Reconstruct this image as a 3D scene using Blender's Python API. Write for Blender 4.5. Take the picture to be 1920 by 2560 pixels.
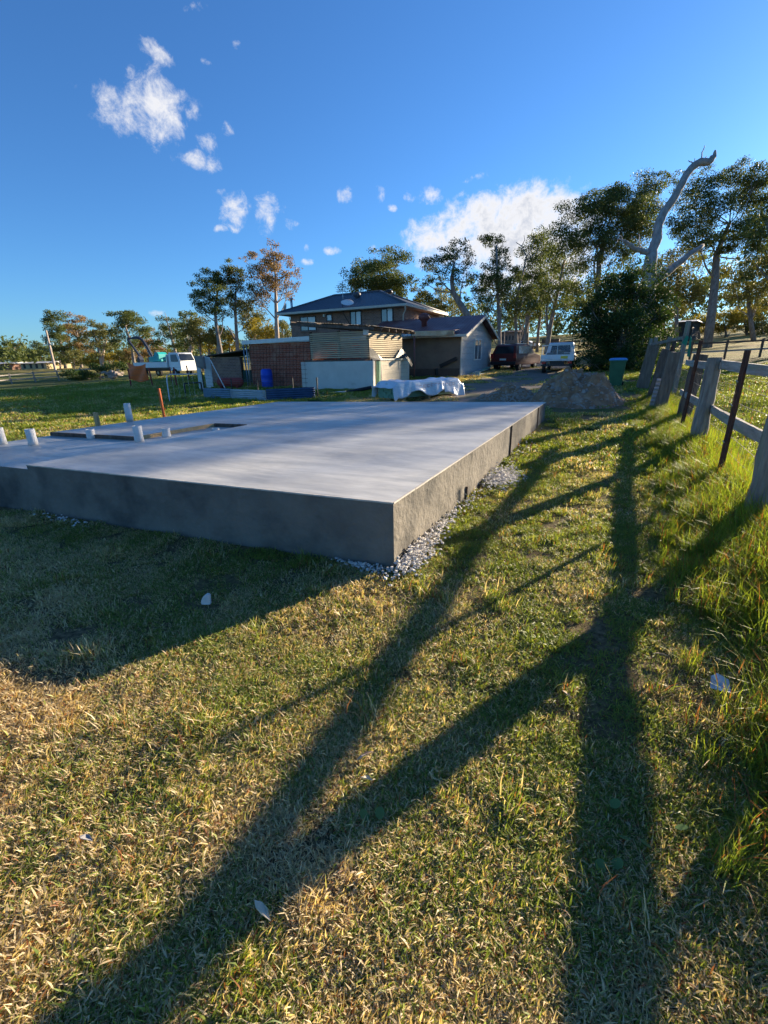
import bpy, math, random
import numpy as np
from mathutils import Vector, Matrix

for o in list(bpy.data.objects): bpy.data.objects.remove(o)
sc = bpy.context.scene
COL = sc.collection
PI = math.pi

# ------------------------------------------------------------------ camera
F = 1120.0; PCX, PCY = 960.0, 1280.0          # focal length and centre in photograph pixels (1920 x 2560)
PITCH = math.atan((1280-900)/F); ROLL = math.radians(1.2); YAW = math.radians(26.2); EYE = 1.55
_f = np.array([-math.sin(YAW)*math.cos(PITCH), math.cos(YAW)*math.cos(PITCH), -math.sin(PITCH)])
_r = np.array([math.cos(YAW), math.sin(YAW), 0.0]); _u = np.cross(_r, _f)
CR = math.cos(ROLL)*_r - math.sin(ROLL)*_u; CU = math.sin(ROLL)*_r + math.cos(ROLL)*_u; CF = _f
CAMP = np.array([0, 0, EYE])
cd = bpy.data.cameras.new('camera'); cam = bpy.data.objects.new('camera', cd); COL.objects.link(cam)
cam.matrix_world = Matrix(((CR[0], CU[0], -CF[0], 0), (CR[1], CU[1], -CF[1], 0), (CR[2], CU[2], -CF[2], EYE), (0, 0, 0, 1)))
cd.sensor_fit = 'VERTICAL'; cd.sensor_height = 32.0; cd.sensor_width = 24.0; cd.lens = F/2560*32.0
cd.clip_start = 0.05; cd.clip_end = 6000
sc.camera = cam
def ray(px, py): return CR*((px-PCX)/F) - CU*((py-PCY)/F) + CF
def P(px, py, depth): return CAMP + ray(px, py)*depth
def onz(px, py, z):
    d = ray(px, py); return CAMP + d*((z-EYE)/d[2])
def aty(px, py, y):
    d = ray(px, py); return CAMP + d*(y/d[1])
def atx(px, py, x):
    d = ray(px, py); return CAMP + d*(x/d[0])

# ------------------------------------------------------------------ sky, sun, exposure
SUN_AZ = math.radians(26.5); SUN_EL = math.radians(14.6)
w = bpy.data.worlds.new('World'); sc.world = w; w.use_nodes = True
wn = w.node_tree; wn.nodes.clear()
def N(t, typ, **kw):
    n = t.nodes.new(typ)
    for k, v in kw.items(): setattr(n, k, v)
    return n
def L(t, a, b): t.links.new(a, b)
def math_node(t, op, a, b=None, c=None, clamp=False):
    n = t.nodes.new('ShaderNodeMath'); n.operation = op; n.use_clamp = clamp
    for i, v in enumerate((a, b, c)):
        if v is None: continue
        if isinstance(v, (int, float)): n.inputs[i].default_value = v
        else: t.links.new(v, n.inputs[i])
    return n.outputs[0]
SKY_STRENGTH = 0.052
sky = N(wn, 'ShaderNodeTexSky', sky_type='NISHITA'); sky.sun_disc = False
sky.sun_elevation = SUN_EL; sky.sun_rotation = SUN_AZ; sky.altitude = 50
sky.air_density = 1.0; sky.dust_density = 0.25; sky.ozone_density = 4.0
tc = N(wn, 'ShaderNodeTexCoord')
sep = N(wn, 'ShaderNodeSeparateXYZ'); L(wn, tc.outputs['Generated'], sep.inputs[0])
az = math_node(wn, 'ARCTAN2', sep.outputs[0], sep.outputs[1]); el = math_node(wn, 'ARCSINE', sep.outputs[2])
nz = N(wn, 'ShaderNodeTexNoise'); nz.inputs['Scale'].default_value = 34; nz.inputs['Detail'].default_value = 8; nz.inputs['Roughness'].default_value = 0.68
nz.inputs['Distortion'].default_value = 0.25
L(wn, tc.outputs['Generated'], nz.inputs['Vector'])
nw = N(wn, 'ShaderNodeTexNoise'); nw.inputs['Scale'].default_value = 14; nw.inputs['Detail'].default_value = 4
L(wn, tc.outputs['Generated'], nw.inputs['Vector'])
sw = N(wn, 'ShaderNodeSeparateColor'); L(wn, nw.outputs['Color'], sw.inputs[0])
azw = math_node(wn, 'ADD', az, math_node(wn, 'MULTIPLY', math_node(wn, 'SUBTRACT', sw.outputs[0], 0.5), 0.05))
elw = math_node(wn, 'ADD', el, math_node(wn, 'MULTIPLY', math_node(wn, 'SUBTRACT', sw.outputs[1], 0.5), 0.04))
CLOUDS = [(390,278,50,48,1.25),(301,282,54,38,.85),(474,266,26,30,.6),(385,352,30,24,.45),(402,147,34,23,.75),(502,152,18,8,.45),
 (371,192,15,12,.3),(525,360,30,18,.8),(491,403,46,17,.8),(571,323,15,19,.35),(592,521,34,25,1),(675,531,33,28,.85),(548,481,13,10,.5),
 (550,563,18,9,.5),(582,561,11,9,.6),(736,557,22,9,.7),(871,485,18,18,.75),(588,122,14,12,.3),(949,485,14,18,.75),(1028,481,11,16,.6),
 (1066,494,22,16,.95),(980,523,11,8,.75),(1178,443,13,8,.4),(1202,434,13,8,.5),(1157,492,14,12,.4),(1204,534,36,30,1.3),(1298,552,125,46,1.9),
 (1262,603,100,55,1.8),(1102,603,62,42,1.4),(1019,590,18,10,.7),(1400,550,42,40,1.4),(1334,660,110,70,1.6),(829,628,16,9,.7),(925,620,16,9,.6),
 (666,618,10,7,.6),(761,659,13,8,.85),(762,621,9,6,.6),(500,20,30,14,.25),(200,222,20,14,.25),(390,780,18,8,.55),(470,840,60,30,.8)]
pos2 = N(wn, 'ShaderNodeCombineXYZ'); L(wn, azw, pos2.inputs[0]); L(wn, elw, pos2.inputs[1])
acc = None
for (cx, cy, rx, ry, amp) in CLOUDS:
    d = ray(cx, cy); d = d/np.linalg.norm(d); a0 = math.atan2(d[0], d[1]); e0 = math.asin(d[2])
    k = 1.0/np.linalg.norm(ray(cx, cy))/F*1.15
    ma = N(wn, 'ShaderNodeVectorMath', operation='MULTIPLY_ADD'); L(wn, pos2.outputs[0], ma.inputs[0])
    sx, sy = math.cos(e0)/(rx*k), 1/(ry*k); ma.inputs[1].default_value = (sx, sy, 0); ma.inputs[2].default_value = (-a0*sx, -e0*sy, 0)
    dp = N(wn, 'ShaderNodeVectorMath', operation='DOT_PRODUCT'); L(wn, ma.outputs[0], dp.inputs[0]); L(wn, ma.outputs[0], dp.inputs[1]); r2 = dp.outputs['Value']
    v = math_node(wn, 'MULTIPLY_ADD', r2, -0.75, amp)
    acc = v if acc is None else math_node(wn, 'MAXIMUM', acc, v)
dens = math_node(wn, 'ADD', acc, math_node(wn, 'MULTIPLY', math_node(wn, 'SUBTRACT', nz.outputs['Fac'], 0.51), 4.2))
mr = N(wn, 'ShaderNodeMapRange', interpolation_type='SMOOTHSTEP'); L(wn, dens, mr.inputs[0]); mr.inputs[1].default_value = -0.1; mr.inputs[2].default_value = 1.7
mg = N(wn, 'ShaderNodeMapRange', interpolation_type='SMOOTHSTEP'); L(wn, dens, mg.inputs[0]); mg.inputs[1].default_value = 1.3; mg.inputs[2].default_value = 2.6
ccol = N(wn, 'ShaderNodeMix', data_type='RGBA'); L(wn, mg.outputs[0], ccol.inputs[0])
CB = 1.0/SKY_STRENGTH
ccol.inputs[6].default_value = (0.30*CB, 0.30*CB, 0.31*CB, 1); ccol.inputs[7].default_value = (0.19*CB, 0.205*CB, 0.24*CB, 1)
tint = N(wn, 'ShaderNodeMix', data_type='RGBA', blend_type='MULTIPLY'); tint.inputs[0].default_value = 1.0
L(wn, sky.outputs[0], tint.inputs[6]); tint.inputs[7].default_value = (0.60, 0.96, 1.30, 1)
mixc = N(wn, 'ShaderNodeMix', data_type='RGBA'); L(wn, mr.outputs[0], mixc.inputs[0]); L(wn, tint.outputs[2], mixc.inputs[6]); L(wn, ccol.outputs[2], mixc.inputs[7])
bg = N(wn, 'ShaderNodeBackground'); bg.inputs[1].default_value = SKY_STRENGTH; L(wn, mixc.outputs[2], bg.inputs[0])
w.cycles.sampling_method = 'MANUAL'; w.cycles.sample_map_resolution = 256
wo = N(wn, 'ShaderNodeOutputWorld'); L(wn, bg.outputs[0], wo.inputs[0])

sd = bpy.data.lights.new('sun', 'SUN'); sd.energy = 5.0; sd.angle = math.radians(0.6); sd.color = (1.0, 0.83, 0.60)
sun = bpy.data.objects.new('sun', sd); COL.objects.link(sun)
SV = Vector((math.cos(SUN_EL)*math.sin(SUN_AZ), math.cos(SUN_EL)*math.cos(SUN_AZ), math.sin(SUN_EL)))
sun.rotation_euler = SV.to_track_quat('Z', 'Y').to_euler(); sun.location = (20, 40, 30)
sc.view_settings.view_transform = 'Standard'; sc.view_settings.look = 'None'
sc.view_settings.exposure = 1.65; sc.view_settings.gamma = 1.0
sc.render.engine = 'CYCLES'
sc.cycles.max_bounces = 4; sc.cycles.transparent_max_bounces = 6; sc.cycles.diffuse_bounces = 2
sc.cycles.use_adaptive_sampling = True; sc.cycles.adaptive_threshold = 0.03
sc.render.resolution_x = 768; sc.render.resolution_y = 1024

# ------------------------------------------------------------------ helpers
rng = np.random.default_rng(7); random.seed(7)
ORG = {}
def org(o): return ORG.get(o.name, np.zeros(3))
class MB:
    def __init__(s): s.v = []; s.f = []; s.n = 0
    def add(s, vs, fs):
        b = s.n; s.v.extend([tuple(map(float, p)) for p in vs]); s.f.extend([tuple(i+b for i in f) for f in fs]); s.n += len(vs); return s
    def boxp(s, a, b):
        x0, y0, z0 = [min(a[i], b[i]) for i in range(3)]; x1, y1, z1 = [max(a[i], b[i]) for i in range(3)]
        return s.add([(x0,y0,z0),(x1,y0,z0),(x1,y1,z0),(x0,y1,z0),(x0,y0,z1),(x1,y0,z1),(x1,y1,z1),(x0,y1,z1)],
                     [(0,3,2,1),(4,5,6,7),(0,1,5,4),(1,2,6,5),(2,3,7,6),(3,0,4,7)])
    def beam(s, a, b, w, h, up=(0,0,1), w2=None, h2=None):
        a = np.array(a, float); b = np.array(b, float); d = b-a; d /= np.linalg.norm(d)
        up = np.array(up, float)
        if abs(d@up) > 0.97: up = np.array((0, 1, 0.)) if abs(d[1]) < 0.9 else np.array((1., 0, 0))
        r = np.cross(d, up); r /= np.linalg.norm(r); u = np.cross(r, d)
        w2 = w if w2 is None else w2; h2 = h if h2 is None else h2
        vs = []
        for p, ww, hh in ((a, w, h), (b, w2, h2)):
            for sx, sy in ((-1,-1),(1,-1),(1,1),(-1,1)): vs.append(p + r*sx*ww/2 + u*sy*hh/2)
        return s.add(vs, [(0,1,2,3),(7,6,5,4),(0,4,5,1),(1,5,6,2),(2,6,7,3),(3,7,4,0)])
    def tube(s, pts, rad, n=8, cap=True):
        pts = [np.array(p, float) for p in pts]; m = len(pts)
        if not hasattr(rad, '__len__'): rad = [rad]*m
        ref = np.array((0.31, 0.87, 0.38)); vs = []; fs = []
        for i, p in enumerate(pts):
            d = pts[min(i+1, m-1)] - pts[max(i-1, 0)]; d = d/(np.linalg.norm(d)+1e-9)
            a = np.cross(d, ref); a /= (np.linalg.norm(a)+1e-9); b = np.cross(d, a)
            for k in range(n):
                t = 2*PI*k/n; vs.append(p + (a*math.cos(t)+b*math.sin(t))*rad[i])
        for i in range(m-1):
            for k in range(n): fs.append((i*n+k, i*n+(k+1)%n, (i+1)*n+(k+1)%n, (i+1)*n+k))
        if cap: fs += [tuple(range(n))[::-1], tuple(range((m-1)*n, m*n))]
        return s.add(vs, fs)
    def prism(s, poly, d):
        """poly: 3D points of a planar outline, d: extrusion vector"""
        n = len(poly); d = np.array(d, float); vs = [np.array(p, float) for p in poly]; vs = vs + [p+d for p in vs]
        fs = [tuple(range(n))[::-1], tuple(range(n, 2*n))] + [(i, (i+1)%n, (i+1)%n+n, i+n) for i in range(n)]
        return s.add(vs, fs)
    def grid(s, fn, nu, nv):
        vs = [fn(i/(nu-1), j/(nv-1)) for j in range(nv) for i in range(nu)]
        fs = [(j*nu+i, j*nu+i+1, (j+1)*nu+i+1, (j+1)*nu+i) for j in range(nv-1) for i in range(nu-1)]
        return s.add(vs, fs)
    def lathe(s, c, prof, n=20, axis='z'):
        vs = []; fs = []
        for (r, h) in prof:
            for k in range(n):
                t = 2*PI*k/n; x, y = r*math.cos(t), r*math.sin(t)
                q = {'z': (x, y, h), 'x': (h, x, y), 'y': (x, h, y)}[axis]
                vs.append((c[0]+q[0], c[1]+q[1], c[2]+q[2]))
        m = len(prof)
        for i in range(m-1):
            for k in range(n): fs.append((i*n+k, i*n+(k+1)%n, (i+1)*n+(k+1)%n, (i+1)*n+k))
        fs += [tuple(range(n))[::-1], tuple(range((m-1)*n, m*n))]
        return s.add(vs, fs)
    def build(s, name, mat, parent=None, smooth=False, bevel=0.0, origin=None):
        v = np.array(s.v, float)
        if parent is not None: o0 = org(parent)
        elif origin is not None: o0 = np.array(origin, float)
        else:
            lo, hi = v.min(0), v.max(0); o0 = np.array(((lo[0]+hi[0])/2, (lo[1]+hi[1])/2, lo[2]))
        me = bpy.data.meshes.new(name); me.from_pydata((v-o0).tolist(), [], s.f); me.update()
        if mat is not None: me.materials.append(mat)
        if smooth: me.shade_smooth() if smooth is True else None
        o = bpy.data.objects.new(name, me); COL.objects.link(o)
        if parent is not None: o.parent = parent
        else: o.location = o0
        ORG[o.name] = o0
        if bevel:
            md = o.modifiers.new('bevel', 'BEVEL'); md.width = bevel; md.segments = 2; md.limit_method = 'ANGLE'
        return o
def np_mesh(name, V, faces_n, mat, parent=None, origin=None, smooth=False):
    """V (n,k,3): n separate polygons of k corners"""
    n, k, _ = V.shape
    o0 = org(parent) if parent is not None else (np.array(origin, float) if origin is not None else np.zeros(3))
    me = bpy.data.meshes.new(name)
    me.vertices.add(n*k); me.vertices.foreach_set('co', (V.reshape(-1, 3)-o0).astype(np.float32).ravel())
    me.loops.add(n*k); me.loops.foreach_set('vertex_index', np.arange(n*k, dtype=np.int32))
    me.polygons.add(n); me.polygons.foreach_set('loop_start', np.arange(0, n*k, k, dtype=np.int32))
    me.update(calc_edges=True); me.validate()
    if mat is not None: me.materials.append(mat)
    o = bpy.data.objects.new(name, me); COL.objects.link(o)
    if parent is not None: o.parent = parent
    else: o.location = o0
    ORG[o.name] = o0
    return o
def tag(o, label=None, cat=None, group=None, kind=None):
    if label: o['label'] = label
    if cat: o['category'] = cat
    if group: o['group'] = group
    if kind: o['kind'] = kind
    return o
def thing(name, label, cat, loc, group=None):
    o = bpy.data.objects.new(name, None); COL.objects.link(o); o.location = loc; o.empty_display_size = 0.2
    ORG[o.name] = np.array(loc, float)
    return tag(o, label, cat, group)
def copy_tree(o, parent=None):
    c = o.copy(); COL.objects.link(c)
    if parent is not None: c.parent = parent
    for ch in list(o.children): copy_tree(ch, c)
    return c

# ------------------------------------------------------------------ materials
def new_mat(name):
    m = bpy.data.materials.new(name); m.use_nodes = True; t = m.node_tree
    return m, t, t.nodes['Principled BSDF']
def mat(name, c1, c2=None, scale=8.0, rough=0.8, bump=0.0, bscale=None, metal=0.0, detail=5, stretch=(1,1,1), c3=None, s3=1.2, f3=(0.5,0.7), spec=0.3, coat=0.0, rvar=0.0):
    m, t, b = new_mat(name)
    c2 = c2 or tuple(x*0.75 for x in c1)
    tcn = N(t, 'ShaderNodeTexCoord'); mp = N(t, 'ShaderNodeMapping'); mp.inputs['Scale'].default_value = stretch
    L(t, tcn.outputs['Object'], mp.inputs[0])
    n1 = N(t, 'ShaderNodeTexNoise'); n1.inputs['Scale'].default_value = scale; n1.inputs['Detail'].default_value = detail; n1.inputs['Roughness'].default_value = 0.62
    L(t, mp.outputs[0], n1.inputs['Vector'])
    r = N(t, 'ShaderNodeValToRGB'); r.color_ramp.elements[0].position = 0.32; r.color_ramp.elements[1].position = 0.68
    r.color_ramp.elements[0].color = (*c2, 1); r.color_ramp.elements[1].color = (*c1, 1)
    L(t, n1.outputs['Fac'], r.inputs[0]); colr = r.outputs[0]
    if c3:
        n3 = N(t, 'ShaderNodeTexNoise'); n3.inputs['Scale'].default_value = s3; n3.inputs['Detail'].default_value = 6; L(t, mp.outputs[0], n3.inputs['Vector'])
        mr_ = N(t, 'ShaderNodeMapRange'); mr_.inputs[1].default_value = f3[0]; mr_.inputs[2].default_value = f3[1]; L(t, n3.outputs['Fac'], mr_.inputs[0])
        mx = N(t, 'ShaderNodeMix', data_type='RGBA'); L(t, mr_.outputs[0], mx.inputs[0]); L(t, colr, mx.inputs[6]); mx.inputs[7].default_value = (*c3, 1); colr = mx.outputs[2]
    L(t, colr, b.inputs['Base Color'])
    b.inputs['Roughness'].default_value = rough; b.inputs['Metallic'].default_value = metal
    b.inputs['Specular IOR Level'].default_value = spec
    if coat: b.inputs['Coat Weight'].default_value = coat; b.inputs['Coat Roughness'].default_value = 0.08
    if rvar:
        rr = N(t, 'ShaderNodeMapRange'); rr.inputs[3].default_value = rough-rvar; rr.inputs[4].default_value = rough+rvar; L(t, n1.outputs['Fac'], rr.inputs[0]); L(t, rr.outputs[0], b.inputs['Roughness'])
    if bump:
        n2 = N(t, 'ShaderNodeTexNoise'); n2.inputs['Scale'].default_value = bscale or scale*4; n2.inputs['Detail'].default_value = 6; L(t, mp.outputs[0], n2.inputs['Vector'])
        bp = N(t, 'ShaderNodeBump'); bp.inputs['Strength'].default_value = bump; bp.inputs['Distance'].default_value = 0.02; L(t, n2.outputs['Fac'], bp.inputs['Height']); L(t, bp.outputs[0], b.inputs['Normal'])
    return m
def brick_mat(name, ca, cb, mortar, axis='x', bw=0.24, bh=0.086, blotch=None):
    m, t, b = new_mat(name)
    tcn = N(t, 'ShaderNodeTexCoord'); s = N(t, 'ShaderNodeSeparateXYZ'); L(t, tcn.outputs['Object'], s.inputs[0])
    c = N(t, 'ShaderNodeCombineXYZ'); h = math_node(t, 'ADD', s.outputs[0], s.outputs[1]); L(t, h, c.inputs[0]); L(t, s.outputs[2], c.inputs[1])
    br = N(t, 'ShaderNodeTexBrick'); L(t, c.outputs[0], br.inputs['Vector']); br.inputs['Scale'].default_value = 1.0
    br.inputs['Brick Width'].default_value = bw; br.inputs['Row Height'].default_value = bh; br.inputs['Mortar Size'].default_value = 0.006
    br.inputs['Color1'].default_value = (*ca, 1); br.inputs['Color2'].default_value = (*cb, 1); br.inputs['Mortar'].default_value = (*mortar, 1)
    colr = br.outputs['Color']
    if blotch:
        n3 = N(t, 'ShaderNodeTexNoise'); n3.inputs['Scale'].default_value = 2.2; n3.inputs['Detail'].default_value = 6; L(t, tcn.outputs['Object'], n3.inputs['Vector'])
        mr_ = N(t, 'ShaderNodeMapRange'); mr_.inputs[1].default_value = 0.52; mr_.inputs[2].default_value = 0.72; L(t, n3.outputs['Fac'], mr_.inputs[0])
        mx = N(t, 'ShaderNodeMix', data_type='RGBA'); L(t, mr_.outputs[0], mx.inputs[0]); L(t, colr, mx.inputs[6]); mx.inputs[7].default_value = (*blotch, 1); colr = mx.outputs[2]
    L(t, colr, b.inputs['Base Color']); b.inputs['Roughness'].default_value = 0.9
    bp = N(t, 'ShaderNodeBump'); bp.inputs['Strength'].default_value = 0.6; bp.inputs['Distance'].default_value = 0.01; bp.invert = True
    L(t, br.outputs['Fac'], bp.inputs['Height']); L(t, bp.outputs[0], b.inputs['Normal'])
    return m
def leaf_mat(name, ca, cb, trans=0.35, tcol=None, dry=None, dryf=0.0, rough=0.55, island=True, pscale=0.5):
    """foliage: colour per leaf plus patches, some light passing through"""
    m, t, b = new_mat(name)
    g = N(t, 'ShaderNodeNewGeometry')
    n1 = N(t, 'ShaderNodeTexNoise'); n1.inputs['Scale'].default_value = pscale; n1.inputs['Detail'].default_value = 3; L(t, g.outputs['Position'], n1.inputs['Vector'])
    f = math_node(t, 'ADD', math_node(t, 'MULTIPLY', g.outputs['Random Per Island'], 0.6), math_node(t, 'MULTIPLY', n1.outputs['Fac'], 0.6))
    r = N(t, 'ShaderNodeValToRGB'); r.color_ramp.elements[0].position = 0.25; r.color_ramp.elements[1].position = 0.85
    r.color_ramp.elements[0].color = (*ca, 1); r.color_ramp.elements[1].color = (*cb, 1); L(t, f, r.inputs[0]); colr = r.outputs[0]
    if dry:
        n2 = N(t, 'ShaderNodeTexNoise'); n2.inputs['Scale'].default_value = pscale*2.2; n2.inputs['Detail'].default_value = 4; L(t, g.outputs['Position'], n2.inputs['Vector'])
        ff = math_node(t, 'ADD', math_node(t, 'MULTIPLY', n2.outputs['Fac'], 1.1), math_node(t, 'MULTIPLY', g.outputs['Random Per Island'], 0.7))
        mr_ = N(t, 'ShaderNodeMapRange'); mr_.inputs[1].default_value = 1.25-dryf; mr_.inputs[2].default_value = 1.4-dryf; L(t, ff, mr_.inputs[0])
        mx = N(t, 'ShaderNodeMix', data_type='RGBA'); L(t, mr_.outputs[0], mx.inputs[0]); L(t, colr, mx.inputs[6]); mx.inputs[7].default_value = (*dry, 1); colr = mx.outputs[2]
    L(t, colr, b.inputs['Base Color']); b.inputs['Roughness'].default_value = rough; b.inputs['Specular IOR Level'].default_value = 0.12
    tr = N(t, 'ShaderNodeBsdfTranslucent')
    if tcol:
        mm = N(t, 'ShaderNodeMix', data_type='RGBA', blend_type='MULTIPLY'); mm.inputs[0].default_value = 1; L(t, colr, mm.inputs[6]); mm.inputs[7].default_value = (*tcol, 1); L(t, mm.outputs[2], tr.inputs[0])
    else: L(t, colr, tr.inputs[0])
    ms = N(t, 'ShaderNodeMixShader'); ms.inputs[0].default_value = trans
    L(t, b.outputs[0], ms.inputs[1]); L(t, tr.outputs[0], ms.inputs[2]); L(t, ms.outputs[0], t.nodes['Material Output'].inputs[0])
    return m
M = {}
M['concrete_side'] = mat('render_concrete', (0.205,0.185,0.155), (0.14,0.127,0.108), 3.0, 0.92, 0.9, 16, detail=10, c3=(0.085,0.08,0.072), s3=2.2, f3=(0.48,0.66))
M['white_pipe'] = mat('white_pipe_wrap', (0.72,0.71,0.69), (0.56,0.54,0.52), 14, 0.6, 0.2)
M['yellow'] = mat('yellow_tape', (0.72,0.55,0.10), (0.6,0.45,0.1), 20, 0.6)
M['pipe_in'] = mat('pipe_inside', (0.3,0.29,0.28), None, 10, 0.8)
M['timber_new'] = mat('pine_timber', (0.55,0.38,0.2), (0.42,0.28,0.14), 5, 0.8, 0.2, stretch=(8,8,1))
M['orange'] = mat('orange_paint', (0.80,0.17,0.04), (0.68,0.13,0.03), 6, 0.6)
M['grey_timber'] = mat('weathered_timber', (0.34,0.30,0.25), (0.15,0.12,0.10), 7, 0.95, 0.8, 22, stretch=(3,3,0.35), detail=8, c3=(0.22,0.25,0.16), s3=2.5, f3=(0.55,0.72))
M['grey_rail'] = mat('weathered_rail', (0.48,0.44,0.39), (0.25,0.215,0.18), 8, 0.95, 0.7, 26, stretch=(3,0.3,3), detail=8, c3=(0.26,0.28,0.2), s3=3, f3=(0.56,0.72))
M['dark_timber'] = mat('dark_old_timber', (0.16,0.12,0.095), (0.07,0.05,0.04), 6, 0.95, 0.7, 20, stretch=(3,3,0.4), detail=8)
M['shaded_timber'] = mat('shaded_grey_timber', (0.22,0.175,0.135), (0.10,0.075,0.06), 7, 0.95, 0.8, 22, stretch=(3,3,0.35), detail=8)  # weathered timber, darkened in colour for the shade on the standing slabs
M['rust'] = mat('rusty_steel', (0.16,0.07,0.045), (0.07,0.04,0.035), 18, 0.85, 0.3, metal=0.3)
M['wire'] = mat('wire', (0.22,0.2,0.18), (0.1,0.08,0.07), 20, 0.6, metal=0.6)
M['galv'] = mat('galvanised', (0.5,0.52,0.53), (0.36,0.38,0.4), 5, 0.45, 0.1, metal=0.7, rvar=0.12)
M['blue_iron'] = mat('blue_grey_iron', (0.20,0.29,0.36), (0.13,0.2,0.27), 4, 0.5, 0.1, metal=0.35, c3=(0.3,0.28,0.25), s3=2.5, f3=(0.62,0.75))
M['dark_blue_iron'] = mat('dark_blue_iron', (0.05,0.10,0.2), (0.035,0.07,0.14), 4, 0.5, 0.1, metal=0.2)
M['pale_iron'] = mat('pale_iron', (0.42,0.47,0.5), (0.3,0.35,0.38), 4, 0.45, 0.1, metal=0.45)
M['brick_house'] = brick_mat('dark_house_brick', (0.28,0.145,0.10), (0.18,0.095,0.07), (0.33,0.28,0.24), blotch=(0.34,0.2,0.135))
M['brick_red'] = brick_mat('red_brick', (0.42,0.11,0.06), (0.30,0.08,0.045), (0.40,0.29,0.23), blotch=(0.48,0.25,0.17))
M['brick_cream'] = brick_mat('cream_painted_block', (0.66,0.58,0.44), (0.6,0.52,0.4), (0.45,0.4,0.32), bw=0.4, bh=0.2)
M['roof_tile'] = mat('dark_grey_roof', (0.085,0.10,0.12), (0.055,0.065,0.08), 6, 0.55, 0.15)
M['gutter'] = mat('cream_gutter', (0.55,0.52,0.44), (0.45,0.42,0.36), 6, 0.5)
M['white_paint'] = mat('white_paint', (0.74,0.74,0.72), (0.62,0.62,0.6), 5, 0.55, 0.05)
M['white_render'] = mat('pale_rendered_wall', (0.60,0.58,0.53), (0.53,0.51,0.46), 2.5, 0.85, 0.15, c3=(0.4,0.37,0.33), s3=2, f3=(0.66,0.8))
M['soffit'] = mat('soffit', (0.4,0.36,0.3), (0.3,0.27,0.23), 4, 0.8)
M['frame_dark'] = mat('dark_window_frame', (0.03,0.025,0.03), (0.02,0.02,0.02), 5, 0.4)
M['glass'] = mat('window_glass', (0.16,0.2,0.23), (0.1,0.13,0.15), 1.5, 0.06, spec=1.0)
M['curtain'] = mat('curtained_glass', (0.46,0.52,0.55), (0.36,0.42,0.46), 6, 0.1, stretch=(6,6,0.3), spec=0.9)
M['red_roof'] = mat('faded_red_roof', (0.22,0.085,0.075), (0.15,0.06,0.06), 2, 0.55, 0.1, c3=(0.27,0.16,0.15), s3=0.8)
M['weatherboard'] = mat('grey_weatherboard', (0.46,0.47,0.46), (0.37,0.38,0.38), 3, 0.8, 0.15, stretch=(1,1,4), c3=(0.32,0.3,0.27), s3=2, f3=(0.62,0.8))
M['tan_wall'] = mat('tan_brown_wall', (0.24,0.17,0.12), (0.18,0.125,0.09), 2, 0.9, 0.2)
M['slat'] = mat('treated_slat', (0.50,0.42,0.29), (0.38,0.31,0.21), 4, 0.85, 0.2, stretch=(0.5,0.5,6))
M['poly'] = mat('corrugated_poly', (0.32,0.28,0.2), (0.24,0.2,0.14), 3, 0.5)
M['black'] = mat('black_plastic', (0.015,0.016,0.02), (0.01,0.01,0.012), 4, 0.45, 0.4, 8)
M['plastic_wrap'] = mat('white_plastic_wrap', (0.70,0.74,0.78), (0.56,0.61,0.67), 2.2, 0.25, 1.0, 9, stretch=(1,1,2.2), spec=0.6)
M['green_timber'] = mat('green_treated_timber', (0.20,0.34,0.24), (0.13,0.25,0.17), 6, 0.85, 0.2, stretch=(4,0.6,4))
M['print_red'] = mat('faded_red_print', (0.55,0.33,0.33), (0.5,0.28,0.28), 8, 0.5)
M['bin_green'] = mat('bin_green', (0.045,0.14,0.07), (0.035,0.11,0.055), 4, 0.5, 0.05)
M['bin_blue'] = mat('bin_lid_blue', (0.06,0.30,0.62), (0.05,0.24,0.52), 4, 0.45)
M['barrel_blue'] = mat('barrel_blue', (0.02,0.085,0.55), (0.015,0.06,0.42), 4, 0.4)
M['tyre'] = mat('tyre', (0.02,0.02,0.02), (0.03,0.028,0.026), 10, 0.9)
M['rim'] = mat('rim', (0.45,0.45,0.45), (0.3,0.3,0.3), 6, 0.4, metal=0.7)
M['car_white'] = mat('white_car_paint', (0.72,0.73,0.74), (0.66,0.67,0.68), 3, 0.4, coat=0.15)
M['car_red'] = mat('maroon_car_paint', (0.15,0.028,0.022), (0.11,0.02,0.018), 3, 0.5, spec=0.2)
M['car_glass'] = mat('car_glass', (0.03,0.035,0.04), (0.02,0.025,0.03), 3, 0.08, spec=0.5)
M['tail'] = mat('tail_light', (0.45,0.03,0.02), None, 3, 0.3)
M['plate'] = mat('yellow_plate', (0.75,0.60,0.08), None, 6, 0.5)
M['teal'] = mat('teal_machine_paint', (0.02,0.36,0.36), (0.015,0.28,0.28), 4, 0.45)
M['navy'] = mat('dark_boom_paint', (0.02,0.03,0.06), (0.015,0.02,0.04), 4, 0.5)
M['red_paint'] = mat('faded_red_steel', (0.30,0.045,0.04), (0.2,0.035,0.03), 8, 0.7)
M['stone_white'] = mat('white_stone', (0.70,0.67,0.62), (0.5,0.47,0.43), 9, 0.9, 0.3)
M['dirt'] = mat('dirt', (0.38,0.22,0.125), (0.19,0.105,0.06), 5, 0.98, 0.9, 18, detail=9, c3=(0.42,0.34,0.27), s3=3, f3=(0.55,0.75))
M['rubble'] = mat('rubble', (0.42,0.36,0.31), (0.25,0.18,0.14), 3, 0.95, 0.4)
M['dry_leaf'] = mat('dry_leaf', (0.55,0.42,0.25), (0.42,0.3,0.17), 10, 0.7)
M['bark'] = mat('grey_bark', (0.30,0.255,0.215), (0.14,0.11,0.09), 2.5, 0.95, 0.6, 8, stretch=(2,2,0.4), detail=8)
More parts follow.
